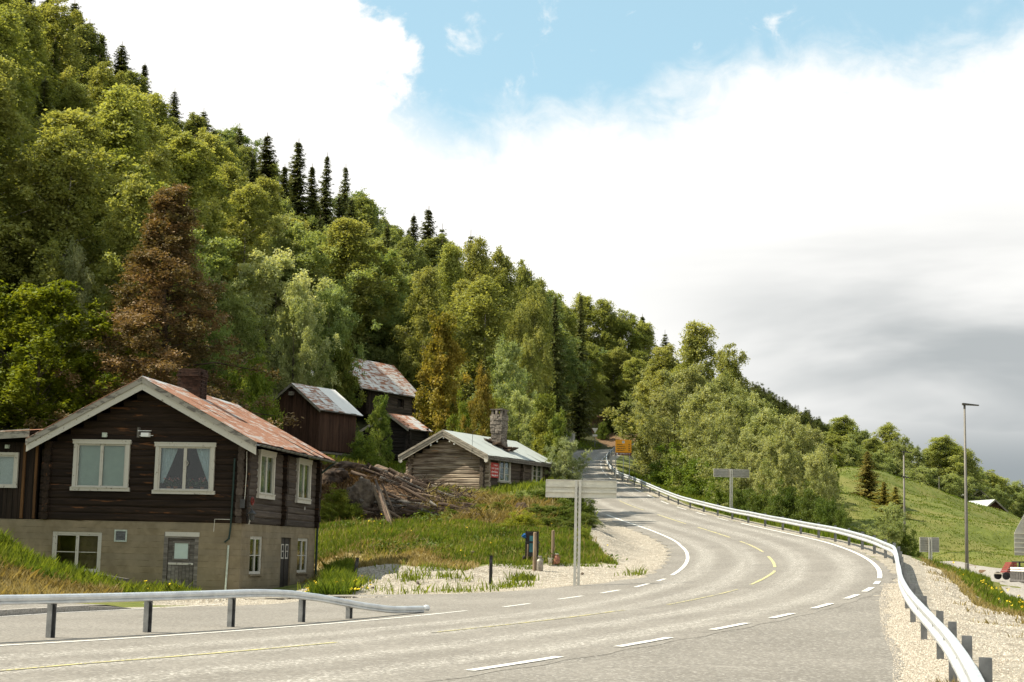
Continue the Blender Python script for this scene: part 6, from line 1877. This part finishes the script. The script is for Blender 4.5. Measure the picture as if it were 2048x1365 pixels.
# the rest of the hillside forest
KEEP = [(-11.5, 107, 4.6), (-9, 128, 6.0), (-7.5, 108, 4.0), (-2, 97, 7.0), (-13, 61, 10), (-17, 129, 4.0)]
placed = [(o.location.x, o.location.y) for o in bpy.data.objects if o.type == 'EMPTY' and 'group' in o.keys() and ('forest' in o['group'] or 'birches' in o['group'])]
cand = 0; nf = 0
r3 = random.Random(42)
while nf < 296 and cand < 16000:
    cand += 1
    d = math.sqrt(r3.uniform(84 ** 2, 236 ** 2)); px = r3.uniform(-200, 1300)
    dmin = np.interp(px, [-90, 280, 290, 450, 520, 700, 860, 1000, 1110, 1115, 1300], [84, 84, 106, 118, 128, 138, 136, 122, 124, 165, 250])
    if d < dmin: continue
    x = (px - CX) / FPX * d
    sp = 3.3 + d * .011
    if any((x - a) ** 2 + (d - b) ** 2 < sp * sp for a, b in placed) or any((x - a) ** 2 + (d - b) ** 2 < c_ * c_ for a, b, c_ in KEEP): continue
    ss1, tv1, _ = road_st(np.array([x]), np.array([d]))
    if -6 < tv1[0] < 13: continue
    g = H(x, d)
    lim = at(px, np.interp(px, SKY[:, 0], SKY[:, 1]) + r3.uniform(6, 62), d)[2] - g
    pz = (.72 if (px < 340 and d > 145) else .34 if d > 165 else .12)
    if 480 < px < 730 and d > 150: pz = .6
    if px > 960: pz = 0
    k = 'spruce' if r3.random() < pz else ('birch' if r3.random() < .72 else 'round')
    h = r3.uniform(11, 16.5) if k != 'round' else r3.uniform(7, 11)
    if lim < 4: continue
    h = min(h, lim)
    if d > 190: h = min(lim, h * 1.25)
    col_ = {'birch': (1.0, 1.0, .95), 'round': (.95, 1.0, .9), 'spruce': (.85, .92, .95)}[k]
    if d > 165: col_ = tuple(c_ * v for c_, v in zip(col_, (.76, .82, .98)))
    lb = {'birch': 'light green birch in the hillside forest', 'round': 'bushy leafy tree in the hillside forest', 'spruce': 'dark spruce standing tall on the forested hillside'}[k]
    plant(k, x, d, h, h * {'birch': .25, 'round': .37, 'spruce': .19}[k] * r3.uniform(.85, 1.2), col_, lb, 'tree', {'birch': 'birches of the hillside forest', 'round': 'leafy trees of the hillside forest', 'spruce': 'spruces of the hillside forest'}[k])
    placed.append((x, d)); nf += 1
# undergrowth along the forest edge
for i in range(46):
    px = r3.uniform(-40, 1180); dmin = np.interp(px, [-90, 300, 520, 700, 860, 1000, 1180], [76, 80, 138, 140, 138, 112, 150])
    d = dmin + r3.uniform(0, 12); x = (px - CX) / FPX * d
    if any((x - a) ** 2 + (d - b) ** 2 < (c_ - 1) ** 2 for a, b, c_ in KEEP): continue
    ss1, tv1, _ = road_st(np.array([x]), np.array([d]))
    if -4 < tv1[0] < 11: continue
    h = r3.uniform(1.5, 3.4)
    plant('bush', x, d, h, h * r3.uniform(.5, .75), (.7, .8, .8), 'green undergrowth shrub at the edge of the hillside wood', 'shrub', 'undergrowth shrubs at the forest edge')
# far wooded spur beyond the meadow: small trees, one by one
placed = []
nf = 0
while nf < 250:
    d = r3.uniform(560, 640); px = r3.uniform(1470, 1760)
    x = (px - CX) / FPX * d
    if any((x - a) ** 2 + (d - b) ** 2 < 9 for a, b in placed): continue
    placed.append((x, d)); nf += 1
    h = r3.uniform(3.6, 6.4)
    if r3.random() < .5:
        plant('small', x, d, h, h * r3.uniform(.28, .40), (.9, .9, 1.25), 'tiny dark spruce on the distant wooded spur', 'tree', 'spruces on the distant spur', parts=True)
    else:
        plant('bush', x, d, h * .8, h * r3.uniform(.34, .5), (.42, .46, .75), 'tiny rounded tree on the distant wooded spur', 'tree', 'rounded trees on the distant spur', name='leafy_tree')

# ------------------------------------------------------------------ grass, weeds and flowers
def scatter(n, poly, seed):
    r2 = np.random.default_rng(seed)
    poly = np.array([q[:2] for q in poly], float)
    lo, hi = poly.min(0), poly.max(0)
    out = np.empty((0, 2))
    while len(out) < n:
        c_ = r2.uniform(lo, hi, (n * 2, 2))
        out = np.vstack([out, c_[inpoly(c_[:, 0], c_[:, 1], poly)]])
    return out[:n], r2
def blades(P2, r2, h0, h1, w, lean=.5):
    n = len(P2)
    z = height(P2[:, 0], P2[:, 1]) - .03
    an = r2.uniform(0, 6.28, n); h = r2.uniform(h0, h1, n) * r2.uniform(.6, 1.15, n)
    ww = w * r2.uniform(.6, 1.4, n)
    dx_, dy_ = np.cos(an), np.sin(an)
    la = r2.uniform(0, 6.28, n); ll = h * lean * r2.uniform(.2, 1, n)
    b = np.stack([P2[:, 0], P2[:, 1], z], 1)
    s_ = np.stack([dx_ * ww, dy_ * ww, np.zeros(n)], 1)
    m_ = b + np.stack([np.cos(la) * ll * .35, np.sin(la) * ll * .35, h * .6], 1)
    tp = b + np.stack([np.cos(la) * ll, np.sin(la) * ll, h], 1)
    V = np.stack([b - s_, b + s_, m_ + s_ * .7, tp, m_ - s_ * .7], 1)
    return V.reshape(-1, 3), np.arange(5 * n).reshape(n, 5), n
def grass(name, label, poly, n, h0, h1, w, m, seed, lean=.5, skip=None, patch=None):
    P2, r2 = scatter(n, poly, seed)
    if skip is not None: P2 = P2[~skip(P2)]
    if patch is not None:
        P2 = P2[vnoise(P2[:, 0], P2[:, 1], patch, seed) + r2.uniform(-.2, .2, len(P2)) > .45]
    V, F_, n = blades(P2, r2, h0, h1, w, lean)
    tint = np.clip(vnoise(P2[:, 0], P2[:, 1], .5, 3) * .6 + r2.uniform(0, .5, n), 0, 1)
    o_ = link(name, quickmesh(name, V, F_, m, tint))
    return tag(o_, label, 'grass', kind='stuff')
NOROAD = lambda P2: on_asphalt(P2[:, 0], P2[:, 1], .15)[0]
NOYARD = lambda P2: on_asphalt(P2[:, 0], P2[:, 1], .15)[0] | inpoly(P2[:, 0], P2[:, 1], POLY_YARD)
BANK = [(-11, 68), (-7, 67.6), (-3.6, 67), (-1.6, 64.4), (0, 63.8), (4.5, 64), (4.6, 72), (4.4, 77), (1, 77.5), (-3, 76.5), (-6, 77), (-10, 77.5), (-11, 74)]
grass('grass', 'lush green grass on the bank behind the gravel yard', BANK, 70000, .09, .26, .022, 'grass_blade', 1, .6, NOYARD)
grass('grass', 'dry straw-coloured grass along the foot of the bank', [(-9.5, 63), (-1.5, 62.6), (-1, 64), (-3, 67), (-4.4, 71), (-5, 68.4), (-9.5, 68)], 9000, .12, .3, .02, 'dry_blade', 2, .8)
grass('grass', 'tangled dead grass below the cabin gable', [(-5, 80), (-2.5, 77), (2, 77.5), (3.2, 82), (1.5, 88), (-3, 90.5)], 9000, .25, .6, .022, 'dry_blade', 3, 1.2)
grass('grass', 'green grass around the cabin and sheds', [(-14, 93), (-3, 88), (5, 92), (4.6, 104), (2, 110), (-2, 118), (-9, 121), (-14, 114), (-16, 104)], 26000, .25, .55, .035, 'grass_blade', 4, .6)
grass('grass', 'rank green grass on the mound before the basement window', [(-19.5, 47), (-16, 48), (-13.2, 50), (-11.4, 52.5), (-10.6, 54.6), (-13, 55.4), (-17, 55.8), (-20, 55)], 26000, .22, .55, .022, 'grass_blade', 5, .7)
grass('grass', 'dry yellow grass on the near side of the mound', [(-19.5, 42.5), (-14.2, 44.2), (-12.2, 47.5), (-12, 50.8), (-14.4, 49.6), (-19.5, 48)], 15000, .15, .42, .018, 'dry_blade', 6, .9, NOROAD)
grass('grass', 'grass fringe along the foot of the basement wall', [(-13.5, 53.2), (-10.2, 51.2), (-9.8, 52.2), (-10.4, 54.8), (-13.4, 55.4)], 9000, .12, .35, .016, 'grass_blade', 7, .7)
grass('grass', 'tall grass and weeds by the house rear corner', [(-6.0, 49.6), (-5.0, 49.4), (-4.7, 51.5), (-5.3, 55), (-6.2, 64), (-7.3, 66), (-6.2, 56)], 7000, .25, .65, .022, 'grass_blade', 8, .7, NOROAD)
MEAD = [(24, 119), (30, 117), (44, 118), (58, 120), (64, 150), (62, 182), (50, 196), (38, 200), (30, 182), (28, 150)]
grass('grass', 'green meadow grass on the slope above the roundabout', MEAD, 70000, .06, .17, .035, 'grass_blade', 9, .8)
grass('grass', 'flowery grass strip between gravel bank and lower road', [(11.3, 30), (13.7, 45), (16.6, 60), (19.6, 76), (22.4, 88), (26, 108), (26.6, 104), (25.6, 94), (21.8, 74), (18.7, 59), (15.9, 45), (13.4, 28)], 34000, .10, .32, .018, 'grass_blade', 10, .6)
grass('grass', 'dry grass mixed into the roadside strip', [(10.6, 30), (13, 45), (16, 60), (19.2, 76), (21, 84), (20, 72), (17.2, 58), (14.4, 45), (12, 29)], 9000, .08, .25, .014, 'dry_blade', 11, .8)
grass('grass', 'sparse dry grass on the gravel bank outside the rail', [(7.6, 21), (11, 22), (13.5, 38), (16.5, 56), (18.6, 70), (16.6, 66), (14.5, 56), (11, 40)], 9000, .06, .2, .012, 'dry_blade', 12, 1.0, None, .9)
grass('grass', 'tuft of yellowed grass on the verge at the asphalt edge', [(5.0, 18.3), (6.0, 18.4), (6.3, 21.1), (5.6, 21.3)], 1500, .08, .2, .008, 'dry_blade', 13, 1.0)
grass('grass', 'green grass between the guardrail and the willow clump', [(17.2, 84), (19, 84), (20, 98), (19, 110), (18.2, 122), (16.5, 140), (14.5, 158), (12.2, 165), (11.6, 158), (13, 140), (14.4, 122), (16, 106), (17, 96)], 26000, .25, .55, .035, 'grass_blade', 14, .6, NOROAD)
grass('grass', 'grass on the shaded bank beside the upper road', [(0, 112), (3.5, 112), (2.6, 150), (2.8, 190), (8, 225), (14, 240), (6, 246), (-1, 200), (-2, 150)], 16000, .25, .55, .05, 'grass_blade', 15, .6, NOROAD)
grass('grass', 'dead stalks standing in the bank grass', BANK, 3500, .2, .45, .012, 'dry_blade', 16, .5, NOYARD)
grass('grass', 'dead stalks standing in the meadow grass', MEAD, 4000, .08, .2, .025, 'dry_blade', 17, .6, None, .12)
grass('grass', 'ragged grass creeping over the gravel yard edge', [(-8, 61.6), (4.2, 62.2), (4.4, 65.2), (-8, 68.5)], 7000, .08, .28, .02, 'grass_blade', 18, .8, NOROAD, .8)
grass('grass', 'brown dead grass matted over the earth bank by the plank shed', [(-12, 80), (-8, 80), (-6.4, 83), (-6.5, 92), (-9, 97), (-13, 95)], 15000, .12, .4, .03, 'brown_blade', 19, 1.3)
# broad-leaved weeds through the bank
WB, _ = scatter(420, BANK, 77)
WB = WB[~NOYARD(WB)]
WB = WB[vnoise(WB[:, 0], WB[:, 1], .35, 4) > .42]
ctr = np.c_[WB, height(WB[:, 0], WB[:, 1]) + .18]
pts = np.repeat(ctr, 34, 0) + rng.normal(0, 1, (len(ctr) * 34, 3)) * np.array([.20, .20, .13])
V, F_ = leaf_quads(pts, .06 * rng.uniform(.6, 1.5, len(pts)), .8, .7)
tn_ = np.clip(np.repeat(rng.uniform(0, .6, len(ctr)), 34) + rng.normal(0, .1, len(pts)), 0, 1)
tag(link('weeds', quickmesh('weeds', V, F_, 'weed_leaf', tn_)), 'clumps of broad-leaved weeds in the bank grass', 'weeds', kind='stuff')
# weeds scattered on the gravel yard
WP = []
for px, py, n_, sp_ in ((668, 1180, 500, .5), (690, 1165, 160, .35), (715, 1170, 200, .3), (820, 1160, 130, .3), (890, 1156, 90, .2), (930, 1165, 30, .25), (1045, 1162, 300, .25), (1020, 1175, 160, .35), (860, 1186, 90, .7), (940, 1184, 110, .6), (770, 1183, 60, .7), (1280, 1150, 100, .4), (840, 1150, 80, .6), (800, 1140, 60, .8)):
    q = ground_px(px, py, 40, 75)
    WP.append(np.stack([rng.normal(q[0], sp_, n_), rng.normal(q[1], sp_ * 1.1, n_)], 1))
WP = np.vstack(WP); WP = WP[~NOROAD(WP)]
V, F_, n_ = blades(WP, rng, .12, .42, .018, .8)
tag(link('weeds', quickmesh('weeds', V, F_, 'grass_blade', rng.uniform(.2, 1, n_))), 'tufts of weeds scattered over the gravel yard', 'weeds', kind='stuff')
# dandelions and buttercups
FP = []
for poly, n_, sd in (([(-6.4, 49.6), (-4.4, 49.4), (-4.2, 51.5), (-6.2, 52.5)], 26, 1), ([(11.8, 32), (14.3, 46), (17.2, 60), (20, 74), (21.4, 74), (18.4, 59), (15.6, 45), (13, 31)], 90, 2), ([(-12, 52.5), (-10.6, 52.2), (-10.8, 54), (-12, 54.3)], 6, 3), ([(16.6, 98), (17.4, 92), (17.6, 84), (18.4, 84), (18.4, 96)], 30, 4), (BANK, 22, 5)):
    P2, _ = scatter(n_, poly, sd + 50)
    FP.append(P2)
FP = np.vstack(FP)
z = height(FP[:, 0], FP[:, 1]) + rng.uniform(.2, .48, len(FP))
cV = []
C3 = np.repeat(np.c_[FP, z], 4, 0) + rng.normal(0, .018, (len(FP) * 4, 3))
V, F_ = leaf_quads(C3, np.full(len(C3), .035), 1.5, .9)
tag(link('yellow_flowers', quickmesh('yellow_flowers', V, F_, 'flower_yellow')), 'yellow dandelion heads dotted through the roadside grass', 'flowers', kind='stuff')
# loose stones on the gravel
def pebbles(label, poly, n, s0, s1, seed, skip=None):
    P2, r2 = scatter(n, poly, seed)
    if skip is not None: P2 = P2[~skip(P2)]
    n = len(P2)
    c_ = np.c_[P2, height(P2[:, 0], P2[:, 1])]
    s_ = r2.uniform(s0, s1, (n, 1)) * r2.uniform(.4, 1, (n, 1))
    T0 = np.array([(1, 0, -.3), (-.5, .87, -.3), (-.5, -.87, -.3), (.1, .1, .75)])
    a = r2.uniform(0, 6.28, n); ca_, sa_ = np.cos(a), np.sin(a)
    V = np.empty((n, 4, 3))
    for i in range(4):
        j = 1 + r2.normal(0, .2, (n, 1))
        V[:, i] = c_ + np.stack([T0[i, 0] * ca_ - T0[i, 1] * sa_, T0[i, 0] * sa_ + T0[i, 1] * ca_, np.full(n, T0[i, 2])], 1) * s_ * j
    b = np.arange(n)[:, None] * 4
    F_ = np.concatenate([b + np.array([0, 1, 3]), b + np.array([1, 2, 3]), b + np.array([2, 0, 3])])
    tag(link('gravel', quickmesh('gravel', V.reshape(-1, 3), F_, 'pebble')), label, 'gravel', kind='stuff')
m, t = mat('pebble')
n = t.noise(geoco(t), 21, 2)
finish(t, t.mix(t.maprange(n, .35, .65), (.20, .17, .13), (.47, .43, .36)), .9)
pebbles('loose pale gravel on the verge inside the guardrail', [(4.9, 18), (6.2, 18), (8.2, 32), (10.0, 40), (11.8, 48), (11.2, 48), (9.3, 40.4), (7.4, 32), (6.2, 26), (5, 21)], 26000, .012, .032, 21)
pebbles('loose gravel on the bank outside the guardrail', [(6.5, 20), (11, 21), (14, 40), (16.5, 56), (18.6, 70), (17.4, 70), (15, 58), (11, 42), (8.4, 30)], 20000, .015, .045, 22)
pebbles('loose gravel over the yard and driveway', POLY_YARD, 26000, .02, .05, 23, NOROAD)
pebbles('gravel spilled at the lay-by edge before the house', POLY_HOUSEFRONT, 5000, .015, .035, 24, NOROAD)
print('tris', sum(sum(len(p.vertices) - 2 for p in m_.polygons) for m_ in bpy.data.meshes), 'trees', TREES, 'objects', len(bpy.data.objects))
